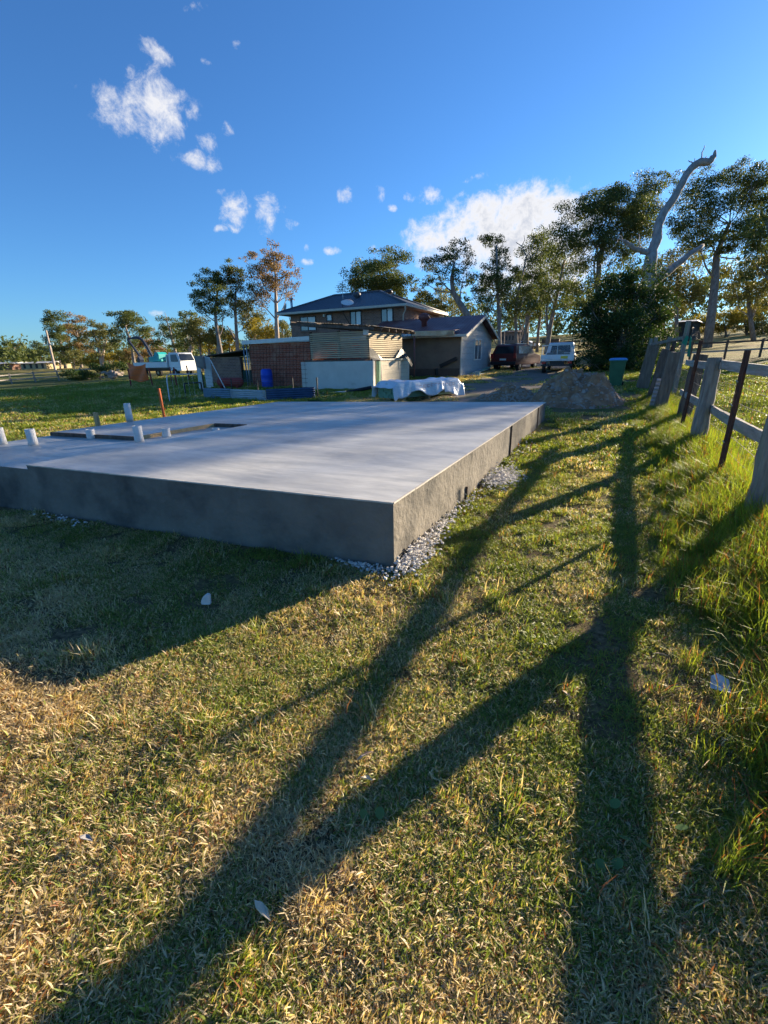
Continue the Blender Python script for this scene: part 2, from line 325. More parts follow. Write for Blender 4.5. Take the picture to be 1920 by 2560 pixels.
M['bark_pale'] = mat('pale_bark', (0.50,0.43,0.36), (0.28,0.22,0.18), 2.0, 0.95, 0.4, 8, stretch=(2,2,0.4), detail=8)
M['bark_dead'] = mat('dead_grey_wood', (0.36,0.34,0.32), (0.19,0.17,0.155), 2.2, 0.95, 0.6, 9, stretch=(2,2,0.4), detail=8)
M['leaf_a'] = leaf_mat('eucalypt_leaf', (0.042,0.068,0.026), (0.135,0.16,0.055), 0.34, (1.25,1.2,0.6))
M['leaf_b'] = leaf_mat('olive_leaf', (0.065,0.082,0.03), (0.19,0.185,0.065), 0.34, (1.25,1.15,0.6))
M['leaf_brown'] = leaf_mat('bronze_leaf', (0.11,0.09,0.04), (0.34,0.23,0.11), 0.34, (1.2,1.05,0.7))
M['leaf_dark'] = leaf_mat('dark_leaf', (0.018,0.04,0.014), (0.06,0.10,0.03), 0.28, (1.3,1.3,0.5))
M['leaf_yellow'] = leaf_mat('yellow_leaf', (0.14,0.15,0.03), (0.38,0.30,0.06), 0.4, (1.2,1.1,0.5))

# ------------------------------------------------------------------ terrain
CP = np.array([(0,0,0),(-5,0,0),(5,0,.06),(0,-12,0),(-12,-12,-.05),(12,-12,.1),(-1.3,11,.15),(1.3,8,.10),(0,20.6,.36),(-8,27,.53),(-8,36,.78),(-11,16,.24),
 (-15,13,.18),(-8.5,3,0),(-9,10,.10),(-4,30,.60),(-7,33,.67),(-12,74,2.1),(-12,90,3.0),(25,90,3.8),(12,40,1.0),(6,20,.42),(20,20,.45),(40,40,1.3),
 (-36,28,.5),(-25,18.6,.3),(-62,28,-.4),(-97,54,.7),(-150,80,1.2),(-60,100,1.6),(-20,50,1.1),(-40,60,.9),(-100,0,-.5),(-60,-5,-.4),(-24,4,0.0),
 (0,220,11),(120,220,11),(-200,220,5),(-500,150,4),(300,0,4),(0,-200,-1),(-300,-200,0),(300,300,14),(-400,500,8),(300,600,16),(700,100,10),(-900,0,4)], float)
def _phi(r2): return np.where(r2 > 1e-12, 0.5*r2*np.log(np.maximum(r2, 1e-12)), 0.0)
_SC = 50.0
_xy = CP[:, :2]/_SC; _n = len(CP)
_K = _phi(((_xy[:, None]-_xy[None])**2).sum(-1)) + np.eye(_n)*1e-3
_Pm = np.hstack([np.ones((_n, 1)), _xy])
_A = np.block([[_K, _Pm], [_Pm.T, np.zeros((3, 3))]])
_sol = np.linalg.solve(_A, np.concatenate([CP[:, 2], np.zeros(3)]))
def terrain(x, y):
    x = np.atleast_1d(np.asarray(x, float)); y = np.atleast_1d(np.asarray(y, float))
    sh = x.shape; q = np.stack([x.ravel(), y.ravel()], 1)/_SC
    out = np.empty(len(q))
    for i in range(0, len(q), 20000):
        b = q[i:i+20000]; r2 = ((b[:, None]-_xy[None])**2).sum(-1)
        out[i:i+20000] = _phi(r2)@_sol[:_n] + _sol[_n] + b@_sol[_n+1:]
    return out.reshape(sh)
def tz(x, y): return float(terrain(x, y)[0])
def ground_pt(px, py, tmax=600):
    d = ray(px, py); ts = np.concatenate([np.linspace(1, 60, 1500), np.linspace(60, tmax, 2500)])
    p = CAMP + d[None]*ts[:, None]; z = terrain(p[:, 0], p[:, 1]); i = np.argmax(p[:, 2] <= z)
    if p[i, 2] > z[i]: i = len(ts)-1
    return p[i]

def vnoise(x, y, s, seed=0):
    """smooth 2-D value noise"""
    x = np.asarray(x)/s; y = np.asarray(y)/s; xi = np.floor(x).astype(int); yi = np.floor(y).astype(int); fx = x-xi; fy = y-yi
    fx = fx*fx*(3-2*fx); fy = fy*fy*(3-2*fy)
    def h(a, b):
        v = (a*374761393 + b*668265263 + seed*974634777) & 0x7fffffff; v = ((v ^ (v >> 13))*1274126177) & 0x7fffffff; return ((v ^ (v >> 16)) & 0xffff)/65535.0
    return (h(xi, yi)*(1-fx)+h(xi+1, yi)*fx)*(1-fy) + (h(xi, yi+1)*(1-fx)+h(xi+1, yi+1)*fx)*fy

rad = np.concatenate([[0], np.geomspace(0.5, 2500, 150)]); nang = 220
ang = np.linspace(0, 2*PI, nang, endpoint=False)
gx = (rad[:, None]*np.cos(ang)[None]); gy = rad[:, None]*np.sin(ang)[None]
gz = terrain(gx, gy) + (vnoise(gx, gy, 0.6, 3)-0.5)*0.03*np.clip(rad, 0, 5)[:, None]/5
mb = MB(); mb.v = [tuple(p) for p in np.stack([gx, gy, gz], -1).reshape(-1, 3)]; mb.n = len(mb.v)
mb.f = [(i*nang+k, (i+1)*nang+k, (i+1)*nang+(k+1)%nang, i*nang+(k+1)%nang) for i in range(len(rad)-1) for k in range(nang)]
m, t, b = new_mat('paddock_soil_and_turf'); g = N(t, 'ShaderNodeNewGeometry')
def pn(scale, detail=5, rough=0.6, dist=0.0):
    n = N(t, 'ShaderNodeTexNoise'); n.inputs['Scale'].default_value = scale; n.inputs['Detail'].default_value = detail; n.inputs['Roughness'].default_value = rough; n.inputs['Distortion'].default_value = dist
    L(t, g.outputs['Position'], n.inputs['Vector']); return n.outputs['Fac']
def ramp(f, a, bb, p0=0.35, p1=0.65):
    r = N(t, 'ShaderNodeValToRGB'); r.color_ramp.elements[0].position = p0; r.color_ramp.elements[1].position = p1
    r.color_ramp.elements[0].color = (*a, 1); r.color_ramp.elements[1].color = (*bb, 1); L(t, f, r.inputs[0]); return r.outputs[0]
def mixc_(f, a, bb):
    x = N(t, 'ShaderNodeMix', data_type='RGBA')
    for i, v in ((0, f), (6, a), (7, bb)):
        if isinstance(v, tuple): x.inputs[i].default_value = (*v, 1)
        elif isinstance(v, float): x.inputs[i].default_value = v
        else: L(t, v, x.inputs[i])
    return x.outputs[2]
def mrange(f, a, bb):
    n = N(t, 'ShaderNodeMapRange', interpolation_type='SMOOTHSTEP'); L(t, f, n.inputs[0]); n.inputs[1].default_value = a; n.inputs[2].default_value = bb; return n.outputs[0]
green = ramp(pn(0.9, 8), (0.045,0.075,0.018), (0.12,0.15,0.035))
thatch = ramp(pn(30, 6), (0.09,0.065,0.035), (0.30,0.22,0.12))
sp = N(t, 'ShaderNodeSeparateXYZ'); L(t, g.outputs['Position'], sp.inputs[0])
dry = ramp(pn(0.35, 8), (0.17,0.155,0.045), (0.40,0.31,0.10))
farmask = mrange(sp.outputs[1], 38, 60)
base = mixc_(mrange(pn(0.55, 6), 0.42, 0.62), green, thatch)
dist2 = math_node(t, 'SQRT', math_node(t, 'ADD', math_node(t, 'POWER', sp.outputs[0], 2.0), math_node(t, 'POWER', sp.outputs[1], 2.0)))
base = mixc_(mrange(dist2, 3, 9), mixc_(0.75, base, thatch), base)
base = mixc_(math_node(t, 'MULTIPLY', mrange(math_node(t, 'MULTIPLY', sp.outputs[0], -1.0), 8, 14), 0.6), base, green)
base = mixc_(math_node(t, 'MULTIPLY', farmask, mrange(pn(0.12, 5), 0.3, 0.5)), base, dry)
L(t, base, b.inputs['Base Color']); b.inputs['Roughness'].default_value = 1.0; b.inputs['Specular IOR Level'].default_value = 0.1
bp = N(t, 'ShaderNodeBump'); bp.inputs['Strength'].default_value = 1.0; bp.inputs['Distance'].default_value = 0.06; L(t, pn(9, 10, 0.75), bp.inputs['Height']); L(t, bp.outputs[0], b.inputs['Normal'])
gro = mb.build('ground', m, origin=(0, 0, 0), smooth=True); tag(gro, kind='structure')

# driveway: a worn dirt track that runs from the mounds past the garage and up to the paddock
DW = [(-3.4,13.4,3.6),(-3.9,18,4.0),(-4.2,23,4.2),(-4.6,28,4.4),(-5.0,33,4.6),(-5.6,40,4.6),(-7.5,50,4.5),(-11,62,4.3)]
def dw_at(s):
    i = min(int(s*(len(DW)-1)), len(DW)-2); u = s*(len(DW)-1)-i; return [DW[i][k]*(1-u)+DW[i+1][k]*u for k in range(3)]
mb = MB()
def dwf(u, v):
    cx, cy, wd = dw_at(v); e = wd/2*(1+0.22*(vnoise(cy*1.0, 17.0*(u > .5), 1.4, 5)-0.5)*2); x = cx+(u-0.5)*2*e
    rut = -0.03*math.exp(-((abs(u-0.5)*2-0.5)/0.16)**2)
    return (x, cy, tz(x, cy)+0.035+rut-(0.05 if u < .01 or u > .99 else 0))
mb.grid(dwf, 17, 150)
M['drive'] = mat('packed_dirt', (0.24,0.19,0.145), (0.15,0.115,0.09), 1.3, 0.98, 0.7, 14, detail=10, c3=(0.10,0.115,0.05), s3=0.8, f3=(0.5,0.66))
tag(mb.build('driveway', M['drive'], origin=(0, 0, 0), smooth=True), kind='structure')

# ------------------------------------------------------------------ concrete slab
ZT = 0.558; ZL = 0.508
def zl(p): return tuple(p)
m, t, b = new_mat('trowelled_concrete'); tcn = N(t, 'ShaderNodeTexCoord'); mp = N(t, 'ShaderNodeMapping'); mp.inputs['Scale'].default_value = (0.35, 1.5, 1); mp.inputs['Rotation'].default_value = (0, 0, 0.25)
L(t, tcn.outputs['Object'], mp.inputs[0])
def cn(v, s, d=8, r=0.65, dist=0.6):
    n = N(t, 'ShaderNodeTexNoise'); n.inputs['Scale'].default_value = s; n.inputs['Detail'].default_value = d; n.inputs['Roughness'].default_value = r; n.inputs['Distortion'].default_value = dist; L(t, v, n.inputs['Vector']); return n.outputs['Fac']
a1 = cn(mp.outputs[0], 1.6); a2 = cn(tcn.outputs['Object'], 0.5, 5); a3 = cn(mp.outputs[0], 14, 6)
s_ = math_node(t, 'ADD', math_node(t, 'MULTIPLY', a1, 0.6), math_node(t, 'ADD', math_node(t, 'MULTIPLY', a2, 0.35), math_node(t, 'MULTIPLY', a3, 0.15)))
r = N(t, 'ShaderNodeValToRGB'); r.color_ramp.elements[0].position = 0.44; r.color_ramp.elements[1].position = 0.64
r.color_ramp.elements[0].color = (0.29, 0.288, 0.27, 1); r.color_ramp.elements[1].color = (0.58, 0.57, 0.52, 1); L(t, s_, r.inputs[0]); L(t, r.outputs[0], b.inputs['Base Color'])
rr = N(t, 'ShaderNodeMapRange'); rr.inputs[1].default_value = 0.4; rr.inputs[2].default_value = 0.7; rr.inputs[3].default_value = 0.42; rr.inputs[4].default_value = 0.62; L(t, a1, rr.inputs[0]); L(t, rr.outputs[0], b.inputs['Roughness'])
bp = N(t, 'ShaderNodeBump'); bp.inputs['Strength'].default_value = 0.15; bp.inputs['Distance'].default_value = 0.01; L(t, a3, bp.inputs['Height']); L(t, bp.outputs[0], b.inputs['Normal'])
M['concrete_top'] = m
A_ = (-1.32, 2.84); B_ = (-1.27, 11.15); Cc = (-7.85, 9.75); D_ = (-8.0, 2.42)
def lerp2(p, q, s): return (p[0]*(1-s)+q[0]*s, p[1]*(1-s)+q[1]*s)
S1 = (-5.55, 2.575); S2 = (-5.42, 5.86); S3 = (-6.12, 5.80); S4 = (-6.14, 4.29); S5 = (-7.96, 4.14)
slab = thing('concrete_slab', 'raised grey concrete slab with rendered sides and stub pipes standing in it', 'slab', (-4.6, 6.2, 0))
def ring(poly, z0, z1): return
mb = MB()   # upper level top
mb.add([(*p, ZT) for p in (S1, A_, B_, Cc, S5, S4, S3, S2)], [(0, 1, 2, 7), (7, 2, 3, 6), (6, 3, 4, 5)])
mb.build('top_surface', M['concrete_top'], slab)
mb = MB(); mb.add([(*p, ZL) for p in (D_, S1, S2, S3, S4, S5)], [(0, 1, 4, 5), (1, 2, 3, 4)])
mb.build('lowered_floor', M['concrete_top'], slab)
mb = MB()   # rendered perimeter as subdivided wall with slightly wavy face, goes below the turf
per = [A_, B_, Cc, S5, D_, S1]
per_top = [ZT, ZT, ZT, ZT, ZL, ZT]
def wallseg(p, q, z0, z1, n, nrm):
    def fn(u, v):
        x, y = lerp2(p, q, u); zz = z0+(z1-z0)*v
        k = (vnoise(u*n*0.5+zz*1.7, zz*2.1+u*3, 0.35, 11)-0.5)*0.016*min(1, v*6, (1-v)*6+0.0)*(1 if 0 < u < 1 else 0)
        return (x+nrm[0]*k, y+nrm[1]*k, zz)
    mb.grid(fn, n, 9)
wallseg(A_, B_, -0.15, ZT, 60, (1, 0)); wallseg(S1, A_, -0.15, ZT, 40, (0, -1)); wallseg(D_, S1, -0.15, ZL, 20, (0, -1))
wallseg(B_, Cc, -0.15, ZT, 20, (0, 1)); wallseg(Cc, S5, -0.15, ZT, 20, (-1, 0)); wallseg(S5, D_, -0.15, ZL, 12, (-1, 0))
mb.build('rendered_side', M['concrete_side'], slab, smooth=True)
mb = MB()
for p, q in ((S1, S2), (S2, S3), (S3, S4), (S4, S5)): mb.add([(*p, ZL-.01), (*q, ZL-.01), (*q, ZT), (*p, ZT)], [(0, 1, 2, 3)])
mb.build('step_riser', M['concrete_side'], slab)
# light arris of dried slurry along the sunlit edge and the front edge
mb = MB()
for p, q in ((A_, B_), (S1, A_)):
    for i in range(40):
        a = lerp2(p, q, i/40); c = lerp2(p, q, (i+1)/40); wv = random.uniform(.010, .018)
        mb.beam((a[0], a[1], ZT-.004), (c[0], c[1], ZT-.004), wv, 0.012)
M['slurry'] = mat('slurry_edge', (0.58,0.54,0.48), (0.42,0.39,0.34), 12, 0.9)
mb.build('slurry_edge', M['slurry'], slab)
# formwork strip on the step, vertical control joints on the long side
def beam2(p, q, z, wd, h): mb2 = MB(); mb2.beam((*p, z), (*q, z), wd, h); return mb2
beam2(lerp2(S4, S3, .02), lerp2(S4, S3, .99), ZL+.027, .035, .054).build('edge_board', M['timber_new'], slab)  # sun-facing riser: its lit tone is set by the pale colour
beam2(lerp2(S5, S4, .02), lerp2(S5, S4, .985), ZL+.028, .035, .058).build('edge_board', M['dark_timber'], slab)  # dark timber colour paints the shade on this camera-facing riser
beam2(lerp2(S3, S2, .02), lerp2(S3, S2, .97), ZL+.028, .03, .058).build('edge_board', M['dark_timber'], slab)  # end riser, its shade likewise put in by the dark colour
for yy, h in ((7.15, ZT), (9.95, ZT), (4.75, .2)):
    mb2 = MB(); x = -1.30+(yy-2.84)*0.006; mb2.boxp((x-.02, yy-.009, -.1), (x+.004, yy+.009, h-.01)); mb2.build('joint_strip', M['dark_timber'], slab)

def pipe(px, py, hpx, label, z, r=0.058, broken=False):
    p = onz(px, py, z); p[2] = z-.01; dep = (p-CAMP)@CF; h = hpx/(F/dep)*1.0
    t_ = thing('drain_pipe', label, 'pipe', tuple(p), 'stub pipes standing in the slab')
    mb = MB(); prof = [(r*1.02, 0), (r*1.05, h*.3), (r*1.0, h*.6), (r*1.03, h*.85), (r, h), (r*.82, h), (r*.8, h-.05)]
    n = 24; mb.lathe(p, prof, n)
    for i, v in enumerate(mb.v):
        k = random.uniform(-1, 1)*.0025; mb.v[i] = (v[0]+k, v[1]+k*.6, v[2])
    mb.f = mb.f[:-1]; mb.build('tube', M['white_pipe'], t_, smooth=True)
    mb = MB(); mb.lathe((p[0], p[1], p[2]+h-.055), [(r*.8, 0), (r*.2, .002)], n); mb.build('plug', M['pipe_in'], t_)
    mb = MB(); mb.lathe(p, [(r*1.055, h-.055), (r*1.06, h-.02), (r*1.04, h+.001)], n); fs = mb.f[:-2]
    mb.f = [f for f in fs if (f[0] % n) >= 9 and (f[0] % n) <= 15]; mb.build('tape', M['yellow'], t_)
    return t_
pipe(84, 1112, 41, 'white stub pipe standing in the lowered slab nearest the step in the front edge', ZL)
pipe(6, 1110, 42, 'white stub pipe by the left edge of the lowered slab', ZL)
pipe(229, 1096, 24, 'short white stub pipe in front of the dark step board', ZL)
pipe(349, 1104, 41, 'white stub pipe standing at the inner corner of the step', ZL)
pipe(417, 1092, 23, 'short white stub pipe beside the pale timber step edging', ZL)
pipe(539, 1076, 7, 'very short white pipe stub cut almost flush with the lowered slab', ZL)
pipe(325, 1052, 44, 'tallest white stub pipe at the far side of the slab', ZT)
# setting-out pegs beyond the slab
def peg(px, py_top, X, wd, m, name, label, lean=(0, 0)):
    top = atx(px, py_top, X); z0 = tz(top[0], top[1])-.05; mb = MB()
    b0 = (top[0]+lean[0], top[1]+lean[1], z0); mb.beam(b0, top, wd, wd*.6, w2=wd, h2=wd*.6)
    tag(mb.build(name, m, bevel=.004), label, 'stake')
peg(238, 1031, -8.35, .085, M['timber_new'], 'timber_stake', 'short raw timber stake beside the slab edge')
peg(397, 971, -8.6, .055, M['orange'], 'marker_stake', 'tall orange painted marker stake beyond the slab edge', (0.02, .0))

# crushed white stone spilling from under the slab
def stones(name, label, cat, pts, sizes, material):
    base = np.array([(-1,-1,-.6),(1,-.8,-.7),(.9,1,-.6),(-.8,.9,-.7),(-.7,-.6,.6),(.6,-.7,.7),(.7,.6,.55),(-.6,.7,.65)])
    fc = np.array([(0,3,2,1),(4,5,6,7),(0,1,5,4),(1,2,6,5),(2,3,7,6),(3,0,4,7)])
    V = []
    for p, s in zip(pts, sizes):
        a = rng.uniform(0, 2*PI); R_ = np.array([[math.cos(a), -math.sin(a), 0], [math.sin(a), math.cos(a), 0], [0, 0, 1]])
        v = (base*(1+rng.uniform(-.35, .35, (8, 3))))*s*np.array([1, rng.uniform(.6, 1), rng.uniform(.5, .9)])/2
        V.append((v@R_.T + p)[fc])
    V = np.concatenate(V); return V
pts = []; sz = []
for c, sx, sy, n in (((-1.23, 3.05), .055, .2, 520), ((-1.25, 3.6), .035, .3, 260), ((-1.1, 5.75), .11, .26, 1000), ((-1.2, 4.6), .04, .3, 60), ((-1.15, 7.4), .06, .8, 100), ((-1.5, 2.76), .15, .03, 120), ((-5.0, 2.5), .2, .03, 60)):
    for _ in range(n):
        x, y = rng.normal(c[0], sx), rng.normal(c[1], sy)
        if -8 < x < -1.29 and y > 2.84-(-1.32-x)*.063: x = -1.29+abs(rng.normal(0, .08)); 
        hh = .07*max(0, 1-((x+1.2)/.35)) if x > -1.3 else .02
        pts.append((x, y, tz(x, y)+rng.uniform(0, .03)+hh*rng.uniform(.2, 1))); sz.append(rng.uniform(.010, .028))
V = stones('', '', '', pts, sz, None)
o = np_mesh('gravel_spill', V, 4, M['stone_white'], origin=(-1.1, 4, 0)); tag(o, 'white crushed stone spilling along the foot of the slab', 'gravel', kind='stuff')

# ------------------------------------------------------------------ fence on the right
FX = 1.32
fence = thing('paddock_fence', 'old weathered post and rail fence with rusty pickets and wire netting', 'fence', (FX, 8, tz(FX, 8)))
def round_post(x, y, h, r, lean, mt, name='post', n=10, flat=1.0, seed=0):
    z0 = tz(x, y)-.25; rs = np.random.default_rng(seed); mb = MB(); pts = []; rr_ = []
    for i in range(9):
        s = i/8; pts.append((x+lean[0]*s+rs.normal(0, .006), y+lean[1]*s+rs.normal(0, .006), z0+(h+.25)*s)); rr_.append(r*(1.08-.16*s)*rs.uniform(.96, 1.04))
    mb.tube(pts, rr_, n)
    c = np.array(mb.v); 
    for k in range(len(mb.v)):
        i = k//n; ax = np.array(pts[i]); v = np.array(mb.v[k])-ax; th = math.atan2(v[1], v[0]); f = 1+.09*math.sin(3*th+seed)+.05*math.sin(7*th+seed*2); mb.v[k] = tuple(ax+v*np.array((f, f*flat, 1)))
    return mb.build(name, mt, fence, smooth=False)
POSTS = [(-2.15, 1.42, .115, (.02, .0)), (1.35, 1.45, .12, (.0, .02)), (4.86, 1.5, .098, (.03, .03)), (8.32, 1.38, .105, (.05, .12))]
for i, (y, h, r_, ln) in enumerate(POSTS): round_post(FX, y, h, r_, ln, M['grey_timber'], seed=i+3)
def rail(y0, y1, z0, z1, h, x=FX+.10, wd=.036, seed=0):
    rs = np.random.default_rng(seed); mb = MB(); n = 12
    def fn(u, v):
        y = y0+(y1-y0)*u; s = -.018*math.sin(PI*u); wv = rs.normal(0, .0015)
        k = int(round(v*4)) % 4; dx, dz = ((-1,-1),(1,-1),(1,1),(-1,1))[k]
        zc = z0+(z1-z0)*u+s; hh = h*(1+.07*math.sin(u*7+seed))
        return (x+dx*wd/2+wv, y, zc+dz*hh/2+wv)
    vs = [fn(i/(n-1), k/4) for i in range(n) for k in range(4)]
    fs = [(i*4+k, i*4+(k+1)%4, (i+1)*4+(k+1)%4, (i+1)*4+k) for i in range(n-1) for k in range(4)] + [(3, 2, 1, 0), tuple(range((n-1)*4, n*4))]
    mb.add(vs, fs); return mb.build('rail', M['grey_rail'], fence)
ys = [-5.5, -2.15, 1.35, 4.86, 8.32, 11.9]
for i in range(5):
    z = tz(FX, (ys[i]+ys[i+1])/2); z1 = 1.36+.0; rail(ys[i]-.06, ys[i+1]+.06, 1.375, 1.375+(.02 if i == 3 else 0), .115, seed=i, x=FX+.11+.012*(i % 2))
    rail(ys[i]-.06, ys[i+1]+.06, .76, .765-(.02 if i == 3 else 0), .12, seed=i+20, x=FX+.11+.012*(i % 2))
def picket(x, y, h, lean):
    z0 = tz(x, y)-.2; mb = MB(); top = np.array((x+lean[0], y+lean[1], z0+h+.2)); b0 = np.array((x, y, z0))
    for k in range(3):
        a = 2*PI*k/3+.5; off = np.array((math.cos(a), math.sin(a), 0))*.015
        mb.beam(b0+off, top+off, .007, .034, up=(math.cos(a), math.sin(a), 0))
    return mb.build('steel_picket', M['rust'], fence)
picket(FX-.06, 6.17, 1.50, (.01, .02)); picket(FX-.02, 10.0, 1.62, (.02, -.25)); picket(FX-.05, 2.9, 1.45, (0.0, .04)); picket(FX+.02, 14.6, 1.5, (.03, .1))
for yy, zz in ((6.17, 1.0), (6.17, .6), (6.17, 1.25)):
    mb = MB(); mb.tube([(FX-.085, yy-.03, zz), (FX-.10, yy, zz+.02), (FX-.08, yy+.03, zz-.01)], .004, 5); mb.build('wire_tie', M['galv'], fence)
# wire netting: uprights and lines, sagging a little
mb = MB()
for z in (.28, .46, .62, .9, 1.08, 1.2):
    pts = [(FX+.17, y, z+tz(FX, y)*.6+.012*math.sin(y*2.3+z*9)) for y in np.linspace(-2, 14, 40)]; mb.tube(pts, .0028, 4, False)
for y in np.arange(3.4, 14, .17):
    mb.tube([(FX+.17, y, .12+tz(FX, y)), (FX+.172, y+.01*math.sin(y*9), .7), (FX+.17, y, 1.22)], .0022, 3, False)
mb.build('wire_netting', M['wire'], fence)
# wide old timbers and an iron scrap standing along the far part of the fence
def old_slab_post(x, y, w_, d_, h, lean, label, seed, mt):
    rs = np.random.default_rng(seed); z0 = tz(x, y)-.1; mb = MB(); n = 7; vs = []
    for i in range(n):
        s = i/(n-1); cx = x+lean[0]*s; cy = y+lean[1]*s; ww = w_*(1-.08*s)*rs.uniform(.96, 1.04)
        for dx, dy in ((-1,-1),(0,-1.12),(1,-1),(1,1),(0,1.1),(-1,1)): vs.append((cx+dx*ww/2+rs.normal(0, .006), cy+dy*d_/2+rs.normal(0, .006), z0+(h+.1)*s+(rs.uniform(-.03, .03) if i == n-1 else 0)))
    fs = [(i*6+k, i*6+(k+1)%6, (i+1)*6+(k+1)%6, (i+1)*6+k) for i in range(n-1) for k in range(6)]+[(5,4,3,2,1,0), tuple(range((n-1)*6, n*6))]
    mb.add(vs, fs); o = mb.build('timber_slab', mt); tag(o, label, 'timber slab', 'old timber slabs standing along the fence')
old_slab_post(1.16, 12.9, .26, .14, 1.40, (.12, .1), 'wide grey split timber slab upright beside the iron scrap', 1, M['shaded_timber'])
old_slab_post(1.12, 15.6, .24, .14, 1.42, (.22, .2), 'dark split timber slab leaning between the two grey ones', 2, M['dark_timber'])
old_slab_post(1.05, 19.2, .40, .18, 1.5, (.18, .0), 'broadest grey timber slab standing nearest the wheelie bin', 3, M['shaded_timber'])
old_slab_post(1.45, 11.3, .24, .2, 1.36, (.12, .05), 'squat brown fence timber behind the leaning steel picket', 4, M['dark_timber'])
mb = MB()
def cf(u, v):
    y = 13.35+u*.5; return (.93+.02*math.sin(u*40)+v*.16, y+.05*v, tz(1, 13.5)-.02+v*.78)
def cfv(u, v): return (.93+u*.34+v*.10, 13.15+.06*u+.04*v+.014*math.sin(v*52), tz(1, 13.2)-.02+v*.80)
mb.grid(cfv, 6, 60); o = mb.build('iron_scrap', M['pale_iron']); so = o.modifiers.new('solid', 'SOLIDIFY'); so.thickness = .003
tag(o, 'rippled scrap of corrugated iron leaning on a timber slab', 'iron sheet')
qb = onz(1800, 1222, .08); mb = MB(); mb.tube([qb, qb+np.array((-.09,.10,.05)), qb+np.array((-.17,.2,.10))], [.035, .037, .033], 10); tag(mb.build('plastic_bottle', mat('bottle_green', (0.12,0.3,0.2), (0.3,0.4,0.36), 8, 0.2)), 'discarded green plastic bottle in the long grass by the fence', 'bottle')

# ------------------------------------------------------------------ buildings
def crop(ox, oy, s): return lambda x, y: (ox+x/s, oy+y/s)
r1 = crop(0, 700, 3.456); r2 = crop(450, 700, 4.74); r3 = crop(740, 700, 5.53); r4 = crop(960, 740, 5.53); r5 = crop(1200, 740, 4.1475); r2b = crop(300, 820, 6.38)
def box(name, a, b_, m, parent, bevel=0): mb = MB(); mb.boxp(a, b_); return mb.build(name, m, parent, bevel=bevel)
def beamo(name, a, b_, w_, h, m, parent, up=(0, 0, 1)): mb = MB(); mb.beam(a, b_, w_, h, up); return mb.build(name, m, parent)
def tubeo(name, pts, r_, m, parent, n=8): mb = MB(); mb.tube(pts, r_, n); return mb.build(name, m, parent, smooth=True)
def ribbed(name, p00, p10, p11, p01, pitch, amp, m, parent, thick=.02, nv=2):
    """roof sheet: corners eave-left, eave-right, top-right, top-left; ribs run up the slope"""
    a, b_, c, d = [np.array(p, float) for p in (p00, p10, p11, p01)]; nrm = np.cross(b_-a, d-a); nrm /= np.linalg.norm(nrm)
    wd = np.linalg.norm(b_-a); n = max(8, int(wd/pitch*4)+1); mb = MB()
    def fn(u, v):
        p = (a*(1-u)+b_*u)*(1-v)+(d*(1-u)+c*u)*v; ul = (np.dot(p-a, (b_-a)/wd)); return p+nrm*amp*abs(math.sin(PI*ul/pitch))
    mb.grid(fn, n, nv); o = mb.build(name, m, parent); so = o.modifiers.new('solid', 'SOLIDIFY'); so.thickness = thick; return o
def window_y(parent, px0, py0, px1, py1, Y, fm=None, panes=2, name='window'):
    a = aty(px0, py1, Y); c = aty(px1, py0, Y); x0, x1, z0, z1 = a[0], c[0], min(a[2], aty(px1, py1, Y)[2]), max(c[2], aty(px0, py0, Y)[2]); fm = fm or M['frame_dark']
    mb = MB(); f = .06
    for q in (((x0, Y-.05, z0), (x0+f, Y+.03, z1)), ((x1-f, Y-.05, z0), (x1, Y+.03, z1)), ((x0+f, Y-.05, z0), (x1-f, Y+.03, z0+f)), ((x0+f, Y-.05, z1-f), (x1-f, Y+.03, z1))): mb.boxp(*q)
    if panes == 2: mb.boxp(((x0+x1)/2-.03, Y-.045, z0+f), ((x0+x1)/2+.03, Y+.03, z1-f))
    o = mb.build(name, fm, parent); xm = (x0+x1)/2
    if panes == 2:
        box('pane', (x0+f, Y-.02, z0+f), (xm-.03, Y+.02, z1-f), M['glass'], o); box('pane', (xm+.03, Y-.025, z0+f), (x1-f, Y+.02, z1-f), M['curtain'], o)
    else: box('pane', (x0+f, Y-.02, z0+f), (x1-f, Y+.02, z1-f), M['curtain'], o)
    box('sill', (x0-.05, Y-.09, z0-.07), (x1+.05, Y+.02, z0-.003), M['brick_house'], o)
    return o
# --- two-storey brick house
HX0, HX1, HY0, HY1, HZ = -22.3, -13.05, 30.0, 37.4, 4.85
house = thing('brick_house', 'two-storey dark brick house with a grey hipped roof', 'house', (-17.7, 33.7, .5))
box('wall', (HX0, HY0, .1), (HX1, HY1, HZ), M['brick_house'], house)
RL, RR, RZ, RY = (-20.6, 33.7), (-16.5, 33.7), 6.45, 33.7
ex0, ex1, ey0, ey1, ez = -22.95, -12.6, 29.35, 38.0, 4.97
roof = ribbed('roof', (ex0, ey0, ez), (ex1, ey0, ez), (RR[0], RY, RZ), (RL[0], RY, RZ), .26, .035, M['roof_tile'], house)
ribbed('roof_slope', (ex1, ey0, ez), (ex1, ey1, ez), (RR[0], RY+.02, RZ), (RR[0], RY-.02, RZ), .26, .035, M['roof_tile'], roof)
ribbed('roof_slope', (ex1, ey1, ez), (ex0, ey1, ez), (RL[0], RY, RZ), (RR[0], RY, RZ), .26, .035, M['roof_tile'], roof)
ribbed('roof_slope', (ex0, ey1, ez), (ex0, ey0, ez), (RL[0], RY-.02, RZ), (RL[0], RY+.02, RZ), .26, .035, M['roof_tile'], roof)
